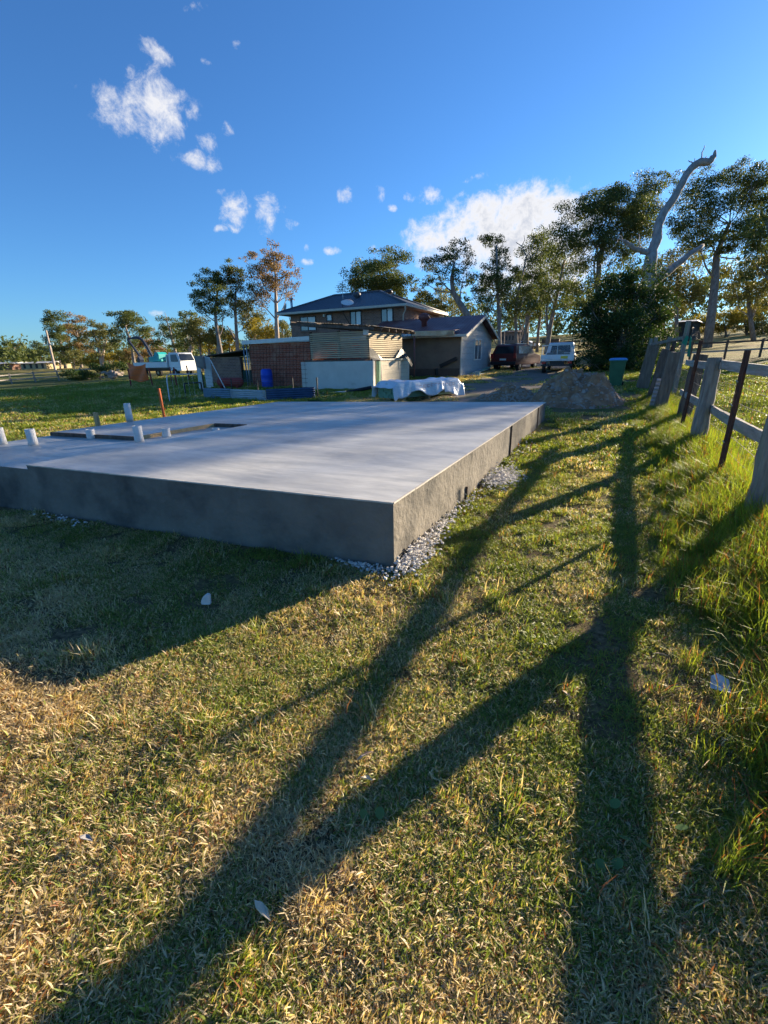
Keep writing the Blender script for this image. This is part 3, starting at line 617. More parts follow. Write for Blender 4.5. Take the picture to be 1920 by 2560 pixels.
for a, c in (((RL[0], RY, RZ+.04), (RR[0], RY, RZ+.04)), ((RR[0], RY, RZ+.04), (ex1, ey0, ez+.05)), ((RL[0], RY, RZ+.04), (ex0, ey0, ez+.05)), ((RR[0], RY, RZ+.04), (ex1, ey1, ez+.05))): tubeo('ridge_cap', [a, c], .09, M['roof_tile'], roof, 6)
mb = MB(); mb.boxp((ex0+.02, ey0+.02, HZ+.0), (ex1-.02, ey1-.02, HZ+.05)); mb.build('soffit', M['soffit'], house)
for a, c in (((ex0, ey0-.03, ez-.03), (ex1+.08, ey0-.03, ez-.03)), ((ex1+.03, ey0, ez-.03), (ex1+.03, ey1, ez-.03)), ((ex0-.03, ey0, ez-.03), (ex0-.03, ey1, ez-.03))): beamo('gutter', a, c, .12, .14, M['gutter'], house)
tubeo('downpipe', [(ex1-.02, ey0+.05, ez-.1), (ex1-.1, ey0+.3, ez-.3), (HX1+.07, HY0-.07, ez-.55), (HX1+.07, HY0-.07, 2.2)], .05, M['gutter'], house)
for q in ((70, 510, 275, 700), (755, 435, 905, 625), (1180, 390, 1345, 600)): window_y(house, *r3(q[0], q[1]), *r3(q[2], q[3]), HY0)
window_y(house, *r3(425, 475), *r3(500, 570), HY0, panes=1)
p = aty(*r2(1330, 385), 33.0); tubeo('flue', [(p[0], 33, ez+.3), (p[0], 33, p[2]+.95)], .10, M['galv'], house, 10)
tubeo('flue_cap', [(p[0], 33, p[2]+.97), (p[0], 33, p[2]+1.1)], .15, M['galv'], house, 10)
p = aty(*r3(845, 262), 32.2)
mb = MB(); mb.lathe((p[0], 32.2, p[2]-.15), [(.14, 0), (.14, .25), (.24, .3), (.3, .42), (.26, .55), (.1, .62)], 14); mb.build('roof_vent', M['roof_tile'], house, smooth=True)
p = aty(*r3(1285, 215), 33.4); mb = MB(); mb.lathe((p[0], 33.4, p[2]-.2), [(.15, 0), (.15, .3), (.26, .33), (.3, .45), (.24, .55), (.08, .6)], 14); mb.build('roof_vent', M['frame_dark'], house, smooth=True)
p = aty(*r3(650, 300), 32.4); mb = MB(); mb.tube([(p[0], 32.4, p[2]-.3), (p[0], 32.4, p[2]+1.5)], .02, 5)
for k in range(6): mb.tube([(p[0]-.45+.05*k, 32.4-.3, p[2]+.7+.13*k), (p[0]+.45-.05*k, 32.4+.3, p[2]+.7+.13*k)], .011, 4)
mb.tube([(p[0]-.25, 32.4, p[2]+.5), (p[0]+.15, 32.4, p[2]+1.5)], .012, 4); mb.build('antenna', M['galv'], house)
def dish(c, nrm, r_, name, m, parent):
    nrm = np.array(nrm, float); nrm /= np.linalg.norm(nrm); a = np.cross(nrm, (0, 0, 1.)); a /= np.linalg.norm(a); b_ = np.cross(nrm, a); mb = MB(); vs = []; fs = []
    for i in range(5):
        for k in range(16):
            t_ = 2*PI*k/16; q = i/4; vs.append(np.array(c)+(a*math.cos(t_)+b_*math.sin(t_)*.9)*r_*q+nrm*(q*q*.22*r_))
    for i in range(4):
        for k in range(16): fs.append((i*16+k, i*16+(k+1)%16, (i+1)*16+(k+1)%16, (i+1)*16+k))
    mb.add(vs, fs); o = mb.build(name, m, parent, smooth=True); so = o.modifiers.new('solid', 'SOLIDIFY'); so.thickness = .015; return o
p = aty(*r3(710, 330), 29.6); dsh = dish(p, (.3, -.45, .85), .45, 'satellite_dish', M['white_paint'], house)
tubeo('dish_pole', [(p[0]-.3, 29.45, p[2]), (p[0]-.3, 29.5, p[2]-.6), (p[0]-.05, 29.93, p[2]-1.3), (p[0], 29.93, p[2]-2.2)], .022, M['frame_dark'], house, 6)
p = aty(*r2(1255, 350), 31.0); dish(p, (-.8, -.45, .35), .5, 'satellite_dish', M['gutter'], house); tubeo('dish_pole', [(p[0]+.1, 31.0, p[2]-.1), (p[0]+.35, 31.0, p[2]-.9)], .025, M['galv'], house, 6)
p = aty(*r3(390, 490), HY0-.05); box('wall_light', (p[0]-.08, HY0-.12, p[2]-.08), (p[0]+.08, HY0-.002, p[2]+.08), M['white_paint'], house)

# --- garage with gable end
GX, GY0, GY1, GZ, AP = -7.9, 26.5, 33.9, 2.88, 4.0
garage = thing('garage', 'low garage with a faded red roof, grey weatherboard gable and open tan front', 'garage', (-10.3, 30.2, .5))
box('wall', (-13.4, GY0, .3), (GX-.04, GY1, GZ), M['tan_wall'], garage)
def gable_w(z): return (GY0, GY1) if z <= GZ else (GY0+(z-GZ)/(AP-GZ)*(30.1-GY0), GY1-(z-GZ)/(AP-GZ)*(GY1-30.1))
zs = np.arange(.42, AP-.02, .35)
for i, z in enumerate(zs):
    z1 = min(z+.342, AP-.02); y0, y1 = gable_w(z); u0, u1 = gable_w(z1)
    poly = [(GX-.035, y0, z), (GX-.035, y1, z), (GX-.035, u1, z1), (GX-.035, u0, z1)] if z >= GZ or z1 <= GZ else [(GX-.035, GY0, z), (GX-.035, GY1, z), (GX-.035, GY1, GZ), (GX-.035, u1, z1), (GX-.035, u0, z1), (GX-.035, GY0, GZ)]
    mb = MB(); mb.prism(poly, (.03, 0, 0)); o = mb.build('board', M['weatherboard'], garage)
    for v in o.data.vertices:
        if v.co.x > GX+.0+10.3-.02 and abs((v.co.z+.5)-z) < .01: v.co.x += .012
beamo('corner_board', (GX+.0, GY0, .4), (GX+.0, GY0, GZ+.02), .06, .06, M['gutter'], garage)
wy0, wy1, wz0, wz1 = 29.3, 31.0, 1.42, 2.7
mb = MB(); f = .07; xx = (GX-.01, GX+.05)
for q in (((wy0, wz0), (wy0+f, wz1)), ((wy1-f, wz0), (wy1, wz1)), ((wy0+f, wz0), (wy1-f, wz0+f)), ((wy0+f, wz1-f), (wy1-f, wz1)), (((wy0+wy1)/2-.035, wz0+f), ((wy0+wy1)/2+.035, wz1-f))): mb.boxp((xx[0], q[0][0], q[0][1]), (xx[1], q[1][0], q[1][1]))
o = mb.build('window', M['white_paint'], garage)
for a, c in ((wy0+f, (wy0+wy1)/2-.035), ((wy0+wy1)/2+.035, wy1-f)): box('pane', (GX-.005, a, wz0+f), (GX+.025, c, wz1-f), M['glass'], o)
re0, re1 = (26.0, 2.80), (34.35, 2.78); xr0, xr1 = -14.6, -7.45
rf = ribbed('roof', (xr0, re0[0], re0[1]), (xr1, re0[0], re0[1]), (xr1, 30.1, AP+.08), (xr0, 30.1, AP+.08), .2, .02, M['red_roof'], garage)
ribbed('roof_slope', (xr1, re1[0], re1[1]), (xr0, re1[0], re1[1]), (xr0, 30.1, AP+.08), (xr1, 30.1, AP+.08), .2, .02, M['red_roof'], rf)
for e in (re0, re1): beamo('barge_board', (xr1, e[0], e[1]-.07), (xr1, 30.1, AP-.01), .05, .17, M['gutter'], garage)
beamo('gutter', (-11.9, 25.95, 2.78), (xr1, 25.95, 2.76), .11, .13, M['gutter'], garage)
post = aty(*r4(420, 540), 25.4)
tubeo('post', [(post[0], 25.4, .35), (post[0], 25.4, 2.82)], .045, mat('maroon_post', (0.24,0.11,0.1), (0.17,0.08,0.07), 6, .6), garage)
M['beam_cream'] = mat('cream_beam', (0.62,0.50,0.33), (0.46,0.33,0.2), 2.5, 0.7, c3=(0.34,0.22,0.13), s3=1.5, f3=(0.55,0.7))  # cream beam colour with browner noise patches
beamo('awning_beam', (post[0]-.1, 25.32, 2.93), (-8.15, 25.86, 2.90), .07, .26, M['beam_cream'], garage)
box('beam_end', (post[0]-1.15, 25.25, 2.80), (post[0]-.14, 25.42, 3.04), M['pale_iron'], garage)
mb = MB(); q0 = (post[0]-1.1, 25.33, 3.06); mb.add([q0, (-8.1, 25.85, 3.05), (-8.1, 26.6, 3.1), (post[0]-1.1, 26.6, 3.12)], [(0, 1, 2, 3)]); o = mb.build('awning_sheet', M['red_roof'], garage); o.modifiers.new('solid', 'SOLIDIFY').thickness = .02
p = aty(*r4(555, 380), 28.2); zr = re0[1]+(28.2-26.0)/(30.1-26.0)*(AP+.08-re0[1])
mb = MB(); mb.lathe((p[0], 28.2, zr-.1), [(.17, 0), (.17, .38), (.2, .4), (.33, .5), (.36, .64), (.30, .78), (.1, .85)], 18); mb.build('whirly_vent', mat('red_vent', (0.2,0.06,0.05), (0.13,0.045,0.04), 6, .5), garage, smooth=True)
box('dado', (-13.3, GY0-.03, .3), (GX-.06, GY0-.002, 1.0), mat('dark_dado', (0.13,0.085,0.065), None, 3, .9), garage)
p = aty(*r4(890, 915), GY0-.1); mb = MB(); mb.beam((p[0]-.5, GY0-.12, p[2]-.22), (p[0]+.5, GY0-.12, p[2]+.2), .12, .2); mb.tube([(p[0]-.75, GY0-.1, p[2]-.35), (p[0]-.7, GY0-.1, p[2]-.8)], .09, 6); tag(mb.build('hanging_bag', M['black']), 'dark bag hanging on the tan garage wall', 'bag')

# --- brick shed with lean-to
shed = thing('brick_shed', 'small red brick shed with a pale metal fascia and an open lean-to', 'shed', (-15.3, 22.3, .25))
SY = 19.5
box('wall', (-17.3, SY, .0), (-13.35, 24.5, 2.47), M['brick_red'], shed)
mb = MB(); mb.prism([(-17.5, SY-.18, 2.47), (-17.5, SY-.18, 2.66), (-17.5, 24.8, 2.9), (-17.5, 24.8, 2.72)], (4.35, 0, 0)); mb.build('roof', M['pale_iron'], shed)
beamo('fascia', (-17.55, SY-.22, 2.55), (-13.15, SY-.22, 2.62), .04, .19, M['galv'], shed)
tubeo('downpipe', [(-17.4, SY-.08, 2.45), (-17.42, SY-.08, .1)], .04, M['galv'], shed)
tubeo('downpipe', [(-17.6, SY-.1, 2.45), (-17.55, SY-.1, .1)], .035, M['blue_iron'], shed)
box('lean_to_wall', (-22.0, 21.2, .1), (-19.6, 21.45, 1.9), M['brick_house'], shed)
box('lean_to_back', (-19.6, 23.5, .1), (-17.4, 23.7, 2.2), M['black'], shed)  # black colour stands in for the shade inside the open lean-to
box('half_door', (-19.6, 21.3, .1), (-17.55, 21.38, 1.15), mat('dark_green_panel', (0.03,0.07,0.055), None, 5, .8), shed)
mb = MB(); mb.prism([(-22.3, 20.9, 1.93), (-17.35, 20.9, 2.34), (-17.35, 20.9, 2.40), (-22.3, 20.9, 1.99)], (0, 3.0, 0)); mb.build('lean_to_roof', M['dark_timber'], shed)
for x in (-19.0, -18.5, -18.0): beamo('bar', (x, 21.34, 1.15), (x, 21.34, 2.2), .025, .025, M['galv'], shed)
# reinforcing mesh leaning on the shed wall
mb = MB()
for x in np.arange(-17.15, -13.0, .21): mb.tube([(x, SY-.30, .3), (x, SY-.06, 2.36)], .011, 4)
for k, z in enumerate(np.arange(.4, 2.4, .2)): mb.tube([(-17.2, SY-.30+.24*k/10-.012, z), (-13.0, SY-.30+.24*k/10-.012, z)], .011, 4)
tag(mb.build('reinforcing_mesh', M['rust']), 'sheet of rusty steel reinforcing mesh leaning on the brick shed', 'steel mesh')

# --- slatted deck screen on a pale wall
PX0, PX1, PY0, PY1 = -13.05, -9.9, 18.95, 23.5
deck = thing('slatted_pergola', 'timber slat pergola on a pale block wall with a ragged sheet roof', 'pergola', (-11.5, 21, .3))
box('front_wall', (-13.25, 18.35, .05), (-9.42, 18.55, 1.53), M['white_render'], deck)
box('side_wall', (PX1-.2, 19.9, .1), (PX1, 23.6, 1.53), M['brick_cream'], deck)
box('wall_cap', (PX1-.26, 19.85, 1.532), (PX1+.06, 23.65, 1.62), M['gutter'], deck)
box('floor_edge', (-13.2, 18.6, 1.45), (-9.95, 18.95, 1.60), M['dark_timber'], deck)
for x in (PX0, -11.5, PX1-.05): box('post', (x-.05, PY0+.03, 1.5), (x+.05, PY0+.13, 2.86), M['dark_timber'], deck)
for y in (PY1-.9, 21.2): box('post', (PX1-.15, y-.05, 1.5), (PX1-.05, y+.05, 2.86), M['dark_timber'], deck)
nz_ = 13
for k in range(nz_):
    z = 1.68+k*.088
    box('slat', (PX0, PY0, z), (PX1-.03, PY0+.022, z+.055), M['slat'], deck)
    box('slat', (PX1-.02, PY0+.02, z), (PX1+.003, 22.65, z+.062), M['slat'], deck)
def rz_(x): return 2.92+(-9.5-x)/4.2*.38
for y in np.arange(18.45, 23.3, .78): beamo('rafter', (-13.75, y, rz_(-13.75)-.08), (-9.38, y, rz_(-9.38)-.08), .05, .12, M['dark_timber'], deck)
for x in (-13.6, -12.2, -10.8, -9.6): beamo('batten', (x, 18.3, rz_(x)+.0), (x, 23.4, rz_(x)+.0), .05, .05, M['dark_timber'], deck)
mb = MB(); xs_ = np.linspace(-13.6, -9.45, 120)
vs = [(x, 18.55+(.25 if j == 0 and int((x+14)*1.9) % 3 == 0 else 0) if j == 0 else 23.3, rz_(x)+.045+.012*math.sin(x*42)) for j in range(2) for x in xs_]
mb.add(vs, [(i, i+1, 121+i, 120+i) for i in range(119)]); o = mb.build('roof_sheet', M['poly'], deck)
p = aty(*r3(970, 715), 18.8); box('flood_light', (p[0]-.1, 18.7, p[2]-.12), (p[0]+.1, 18.85, p[2]+.12), M['white_paint'], deck)
def sheet(name, label, cat, pts, m, th=.01):
    mb = MB(); mb.add(pts, [tuple(range(len(pts)))]); o = mb.build(name, m); o.modifiers.new('solid', 'SOLIDIFY').thickness = th; return tag(o, label, cat)
q = lambda x, y, X: tuple(atx(*r3(x, y), X))
mb = MB()
pts = [q(1015, 935, -9.86), q(1060, 950, -9.8), q(1130, 1030, -9.7), q(1190, 1085, -9.62), q(1180, 1110, -9.6), q(1060, 1105, -9.72), q(1015, 1060, -9.84)]
sheet('black_tarp', 'crumpled black tarp bunched on the corner of the slat pergola', 'tarp', pts, M['black'])
pts = [q(1450, 945, -9.84), q(1480, 960, -9.8), q(1560, 1080, -9.6), q(1612, 1165, -9.5), q(1600, 1205, -9.5), q(1545, 1110, -9.6), q(1500, 1065, -9.7), q(1375, 1078, -9.8)]
sheet('black_tarp', 'torn black tarp hanging off the end of the slat pergola toward the garage', 'tarp', pts, M['black'])
# timber post and sheets leaning in the gap between wall and slats
mb = MB(); mb.beam((-9.6, 19.2, .2), (-9.62, 19.3, 1.5), .16, .12); tag(mb.build('upright_sleeper', M['green_timber']), 'pale green upright timber beside the pale wall corner', 'timber')
mb = MB(); mb.beam((-9.72, 19.6, .2), (-9.75, 19.6, 1.55), .2, .12); tag(mb.build('dark_upright', M['black']), 'black upright panel next to the pale green timber', 'panel')
mb = MB()
for k in range(6): mb.tube([(-13.3, 18.25, .4+.2*k), (-12.85, 18.25, .4+.2*k)], .007, 4)
for x in (-13.2, -12.98): mb.tube([(x, 18.26, .15), (x, 18.3, 1.52)], .007, 4)
tag(mb.build('mesh_offcut', M['rust']), 'narrow steel mesh offcut standing at the end of the pale wall', 'steel mesh')
# planks and trough in front of the pale wall
for k in range(3):
    a = aty(*r3(175+k*6, 1575+k*14), 16.6-k*.12); c = aty(*r3(685, 1540+k*14), 16.9-k*.12); mb = MB(); mb.beam(a, c, .2, .035); tag(mb.build('white_plank', M['white_paint']), ['top white plank resting on the trough', 'middle white plank resting on the trough', 'lowest white plank resting on the trough'][k], 'plank', 'white planks by the pale wall')
a = aty(*r3(280, 1600), 16.7); c = aty(*r3(715, 1600), 16.7); z0 = tz(a[0], 16.7)
mb = MB(); mb.prism([(a[0], 16.45, z0), (a[0]-.05, 16.4, a[2]), (a[0]-.05, 17.1, a[2]), (a[0], 17.05, z0)], (c[0]-a[0], 0, 0)); tag(mb.build('trough', M['pale_iron'], bevel=.02), 'pale metal trough on the grass below the white planks', 'trough')
a = aty(*r3(700, 1555), 16.9); c = aty(*r3(1045, 1485), 17.3); mb = MB(); mb.tube([a, (a+c)/2, c], .075, 10); tag(mb.build('black_pipe', M['black'], smooth=True), 'long black plastic pipe lying against the foot of the pale wall', 'pipe')
mb = MB(); a = aty(*r3(730, 1570), 17.0); c = aty(*r3(1095, 1540), 17.4); mb.prism([(a[0], 17.2, tz(a[0], 17.2)), (c[0], 17.4, tz(c[0], 17.4)), (c[0], 17.5, c[2]), (a[0], 17.3, a[2])], (0, .06, 0)); tag(mb.build('grey_panel', M['white_render']), 'grey cement panel lying under the black pipe', 'panel')

# --- stack of timber under plastic
ld = np.array((.41, .912, 0)); lr = np.array((.912, -.41, 0)); n0 = np.array((-6.32, 13.85, tz(-6.3, 13.9)))
pack = thing('timber_pack', 'pack of green treated timber stacked on the grass beyond the slab', 'timber stack', tuple(n0))
for lvl in range(7):
    for k in range(6):
        c = n0 - lr*(.13+k*.135) + np.array((0, 0, .17+lvl*.068)) ; L0 = random.uniform(-.02, .03)
        mb = MB(); mb.beam(c+ld*L0, c+ld*3.05, .125, .062); mb.build('board', M['green_timber'], pack)
for s_ in (.4, 1.6, 2.8): mb = MB(); mb.beam(n0-lr*.9+ld*s_+np.array((0, 0, .07)), n0+lr*.02+ld*s_+np.array((0, 0, .07)), .09, .1); mb.build('bearer', M['timber_new'], pack)
mb = MB(); W2, L2, TH = .95, 3.35, .66
def wrap(u, v):
    s_ = -.12+v*L2; a = (u-.5)*2; rs_ = vnoise(u*9, v*14, 1, 31)-.5
    if abs(a) < .55: off = a/.55*(W2/2); z = TH+.05*rs_+.03*math.sin(v*9)
    else:
        e = (abs(a)-.55)/.45; drop = (.30+.22*math.sin(v*PI*2.3+1)**2+ (.12 if v > .7 else 0))*(1.0 if a > 0 else .8)
        off = math.copysign(W2/2+.03+.09*e*(.4+vnoise(v*26, 3, 1, 8))+.03*rs_, a); z = TH-e*drop
    if v < .04 or v > .96: z -= .18*(1 if abs(a) < .55 else .6); s_ += -.05 if v < .5 else .08
    p_ = n0-lr*(.43)+lr*off+ld*s_; return (p_[0], p_[1], n0[2]+z+.02*rs_)
mb.grid(wrap, 44, 90); o = mb.build('plastic_cover', M['plastic_wrap'], smooth=True); o.modifiers.new('solid', 'SOLIDIFY').thickness = .004
tag(o, 'white plastic sheet draped loosely over the green timber pack', 'plastic sheet')
for k in range(11):
    v = .30+k*.055; c = n0-lr*.43+lr*(W2/2+.075)+ld*(-.12+v*L2)+np.array((0, 0, TH-.16-.015*math.sin(k))); mb = MB()
    up = np.array((0, 0, 1.)); ww = .06
    for a_, b2 in ((-1, 1), (-1, -1)):
        pass
    mb.add([c-ld*ww+up*.045, c+ld*ww+up*.045, c+ld*ww+up*.030, c-ld*ww+up*.030, c-ld*ww-up*.03, c+ld*ww-up*.03, c+ld*ww-up*.045, c-ld*ww-up*.045, c-ld*ww+up*.03, c-ld*(ww-.016)+up*.03, c-ld*(ww-.016)-up*.03, c-ld*ww-up*.03], [(0,1,2,3),(4,5,6,7),(8,9,10,11)])
    e = mb.build('print_mark', M['print_red'], o); e.modifiers.new('solid', 'SOLIDIFY').thickness = .002

# sheets of cladding lying by the garage corner
rs = np.random.default_rng(4)
for k in range(6):
    c = np.array((-7.35+rs.normal(0, .12), 27.6+k*.45, tz(-7.3, 28)+.06+.05*k)); a = rs.uniform(-.25, .25); d_ = np.array((math.sin(a)*.3, math.cos(a), .02*k-.02)); mb = MB(); mb.beam(c-d_*1.1, c+d_*1.2, .5-.05*k, .02)
    tag(mb.build('cladding_sheet', [M['white_paint'], M['pale_iron'], M['green_timber']][k % 3]), ['white cladding offcut at the bottom of the pile by the garage', 'grey iron sheet low in the pile by the garage', 'green cladding sheet in the pile by the garage', 'upper white cladding sheet in the pile by the garage', 'upper grey sheet in the pile by the garage', 'topmost green sheet of the pile by the garage'][k], 'sheet', 'cladding offcuts by the garage')
mb = MB(); mb.lathe((-7.0, 26.9, tz(-7, 27)), [(.13, 0), (.17, .26), (.175, .28), (.15, .275)], 14); tag(mb.build('bucket', mat('pale_green_bucket', (0.4,0.5,0.45), None, 4, .5)), 'pale green bucket beside the cladding offcuts', 'bucket')

# --- low corrugated iron edging with wire above
edge = thing('iron_edging', 'low garden edging of corrugated iron sheets with wire above', 'edging', (-12.4, 14, .2))
pe = [(-14.85, 13.75), (-13.35, 13.72), (-11.4, 13.5), (-9.95, 14.55)]
for k, (m_, h) in enumerate(((M['blue_iron'], .46), (M['pale_iron'], .44), (M['dark_blue_iron'], .48))):
    p0, p1 = np.array(pe[k]), np.array(pe[k+1]); dn = np.array((p1[1]-p0[1], -(p1[0]-p0[0]))); dn = dn/np.linalg.norm(dn)
    mb = MB()
    def cf2(u, v):
        xy = p0*(1-u)+p1*u; o_ = dn*(.016*math.sin(v*2*PI*6)+.02*k); return (xy[0]+o_[0], xy[1]+o_[1], tz(xy[0], xy[1])-.04+v*h)
    mb.grid(cf2, 8, 50); o = mb.build('iron_sheet', m_, edge, smooth=True); o.modifiers.new('solid', 'SOLIDIFY').thickness = .003
for x, y in ((-14.9, 13.85), (-13.4, 13.85), (-12.0, 13.75), (-10.7, 14.2), (-9.95, 14.7)): beamo('picket', (x, y, .05), (x+.02, y, 1.25 if x < -14 else .98), .035, .035, M['frame_dark'], edge)
mb = MB()
for k in range(4): mb.tube([(-14.9, 13.86, .72+.14*k), (-13.4, 13.86, .7+.09*k), (-11.95, 13.76, .7+.07*k), (-10.7, 14.2, .7+.07*k)], .004, 4)
mb.build('wire', M['wire'], edge)
# gate frames at the end of the edging
p = ground_pt(*r2b(795, 1180)); mb = MB(); t0 = P(*r2b(735, 770), (p-CAMP)@CF); t1 = P(*r2b(1230, 735), (p-CAMP)@CF+1.0); mid = t0*.97+t1*.03
mb.tube([p, p*.2+t0*.8, t0*.98+t1*.02+np.array((0, 0, .02)), t0*.9+t1*.1+np.array((0, 0, .06)), t1], .022, 6)
for k in range(1, 6):
    a = t0*(1-k/6)+t1*(k/6); mb.tube([a, (a[0], a[1], tz(a[0], a[1])+.08)], .005, 4)
tag(mb.build('wire_gate', M['galv']), 'bent galvanised pipe gate frame at the end of the iron edging', 'gate')
p = ground_pt(*r2b(1045, 1060)); dp = (p-CAMP)@CF; mb = MB(); a = P(*r2b(1025, 885), dp); c = P(*r2b(1290, 870), dp+.6); mb.beam(p, a, .05, .05); mb.beam(a, c, .05, .05); mb.beam(c, (c[0], c[1], tz(c[0], c[1])), .05, .05)
tag(mb.build('trough_stand', M['frame_dark']), 'low black metal stand in weeds by the iron edging', 'stand')
# blue barrel, red tank, cupboard, white sheets and pole near the lean-to
p = aty(*r2(1040, 1260), 18.7); z0 = tz(p[0], 18.7); bar = thing('plastic_barrel', 'bright blue plastic barrel against the brick shed', 'barrel', (p[0], 18.7, z0))
mb = MB(); mb.lathe((p[0], 18.7, z0), [(.24, 0), (.28, .04), (.285, .28), (.295, .3), (.285, .32), (.29, .6), (.30, .62), (.29, .64), (.27, .86), (.22, .9)], 24); mb.build('body', M['barrel_blue'], bar, smooth=True)
mb = MB(); mb.lathe((p[0], 18.7, z0+.9), [(.225, 0), (.225, .025), (.2, .03)], 24); mb.build('lid', M['barrel_blue'], bar)
a = aty(*r2(455, 1205), 17.9); c = aty(*r2(735, 1215), 17.9); zc = (a[2]+c[2])/2; tk = thing('red_tank', 'faded red steel cylinder lying on stubby legs beside the lean-to', 'tank', ((a[0]+c[0])/2, 17.9, tz(a[0], 17.9)))
mb = MB(); mb.lathe((a[0], 17.9, zc), [(.05, 0), (.17, .04), (.22, .12), (.225, .5), (.235, .52), (.225, .54), (.22, c[0]-a[0]-.12), (.17, c[0]-a[0]-.04), (.05, c[0]-a[0])], 20, 'x'); mb.build('body', M['red_paint'], tk, smooth=True)
for x in (a[0]+.25, c[0]-.25): box('leg', (x-.03, 17.75, tz(x, 17.9)-.02), (x+.03, 18.05, zc-.15), M['red_paint'], tk)
p = P(*r2b(1245, 655), 23); cb = P(*r2b(1175, 445), 23); ce = P(*r2b(1310, 445), 23); z0 = tz(p[0], p[1])
mb = MB(); mb.prism([(cb[0], cb[1], cb[2]), (ce[0], ce[1], ce[2]), (ce[0], ce[1], p[2]), (cb[0]+.08, cb[1], p[2])], (-.2, .35, 0)); mb.beam((p[0], p[1]+.1, z0), (p[0], p[1]+.1, p[2]+.1), .1, .1); tag(mb.build('meter_cupboard', mat('taupe_metal', (0.28,0.25,0.22), None, 4, .7)), 'taupe metal cupboard on a post beside the lean-to', 'cupboard')
for (x0, x1, y0, y1, dd, lb) in ((1310, 1425, 440, 850, 23.6, 'white sheet standing upright between the cupboard and the lean-to'), (1215, 1285, 620, 860, 22.4, 'pale narrow sheet standing under the taupe cupboard')):
    a = P(*r2b(x0, y0), dd); c = P(*r2b(x1, y0+30), dd); mb = MB(); mb.prism([a, c, (c[0], c[1], tz(c[0], c[1])), (a[0], a[1], tz(a[0], a[1]))], (-.02, .05, 0)); tag(mb.build('upright_sheet', M['pale_iron'] if x0 < 1300 else M['white_paint']), lb, 'sheet')
a = P(*r2b(1440, 510), 22); c = P(*r2b(1640, 775), 22); mb = MB(); mb.tube([(c[0]+.1, c[1], tz(c[0], c[1])), a], .022, 6); tag(mb.build('leaning_pole', M['white_paint']), 'thin white pole leaning toward the lean-to', 'pole')

# --- dirt mounds
def mound(name, label, cx, cy, rx, ry, h, seed, rot=0):
    mb = MB()
    def fn(u, v):
        a = u*2*PI; r_ = v; x = cx+rx*r_*math.cos(a); y = cy+ry*r_*math.sin(a); f = (1-r_*r_)**1.15 if r_ < 1 else 0
        n = vnoise(x*1.0+seed*3, y, .55, seed)*.55+vnoise(x+seed, y, .2, seed+1)*.32+vnoise(x, y, .08, seed+2)*.2
        return (x+(vnoise(x, y, .3, seed+5)-.5)*.12*r_, y+(vnoise(y, x, .3, seed+6)-.5)*.12*r_, tz(x, y)-.06+h*f*(.30+1.25*n)+.05*(1-r_))
    mb.grid(fn, 90, 50); t_ = thing(name, label, 'dirt pile', (cx, cy, tz(cx, cy))); mb.build('soil', M['dirt'], t_, smooth=False)
    pts = []; sz = []; rs = np.random.default_rng(seed)
    for _ in range(900):
        r_ = math.sqrt(rs.uniform(0, 1.15)); a = rs.uniform(0, 2*PI); p_ = fn(a/2/PI, min(r_, .995)); pts.append((p_[0], p_[1], p_[2]+.005)); sz.append(rs.uniform(.02, .09)*(2.0 if rs.uniform() < .06 else 1))
    o = np_mesh('rubble', stones('', '', '', pts, sz, None), 4, M['rubble'], t_); o['kind'] = 'stuff'
mound('dirt_pile', 'large pile of clay and broken rubble by the end of the slab', -.85, 15.0, 1.45, 1.7, .85, 3)
mound('dirt_pile', 'low spread of brown dug soil beside the larger pile', -3.0, 15.4, 1.15, .95, .42, 9)

# --- wheelie bin
p = ground_pt(*r5(1395, 945)); p[2] = tz(p[0], p[1]); bw = thing('wheelie_bin', 'green wheelie bin with a blue lid beside the bushes', 'bin', tuple(p))
def loft(mb, rings):
    n = len(rings[0]); vs = [q_ for r_ in rings for q_ in r_]; fs = [(i*n+k, i*n+(k+1)%n, (i+1)*n+(k+1)%n, (i+1)*n+k) for i in range(len(rings)-1) for k in range(n)]
    fs += [tuple(range(n))[::-1], tuple(range((len(rings)-1)*n, len(rings)*n))]; mb.add(vs, fs); return mb
def rrect(cx, cy, z, w_, d_, r_=.06):
    out = []
    for sx, sy, a0 in ((1, 1, 0), (-1, 1, 90), (-1, -1, 180), (1, -1, 270)):
        for k in range(4):
            a = math.radians(a0+k*30); out.append((cx+sx*(w_/2-r_)+r_*math.cos(a), cy+sy*(d_/2-r_)+r_*math.sin(a), z))
    return out
loft(MB(), [rrect(p[0], p[1], p[2]+.05, .46, .50), rrect(p[0], p[1], p[2]+.5, .52, .58), rrect(p[0], p[1], p[2]+.95, .57, .66), rrect(p[0], p[1], p[2]+.955, .62, .71), rrect(p[0], p[1], p[2]+1.0, .62, .71)]).build('body', M['bin_green'], bw, smooth=False)
loft(MB(), [rrect(p[0], p[1], p[2]+1.003, .64, .74), rrect(p[0], p[1], p[2]+1.03, .64, .74), rrect(p[0], p[1]+.02, p[2]+1.075, .56, .62), rrect(p[0], p[1]+.03, p[2]+1.09, .4, .45)]).build('lid', M['bin_blue'], bw)
tubeo('handle', [(p[0]+.27, p[1]+.40, p[2]+.98), (p[0]-.27, p[1]+.40, p[2]+.98)], .018, M['bin_green'], bw, 6)
for sx in (-1, 1): mb = MB(); mb.lathe((p[0]+sx*.27-.025, p[1]+.27, p[2]+.1), [(.1, 0), (.1, .05)], 16, 'x'); mb.build('wheel', M['tyre'], bw)

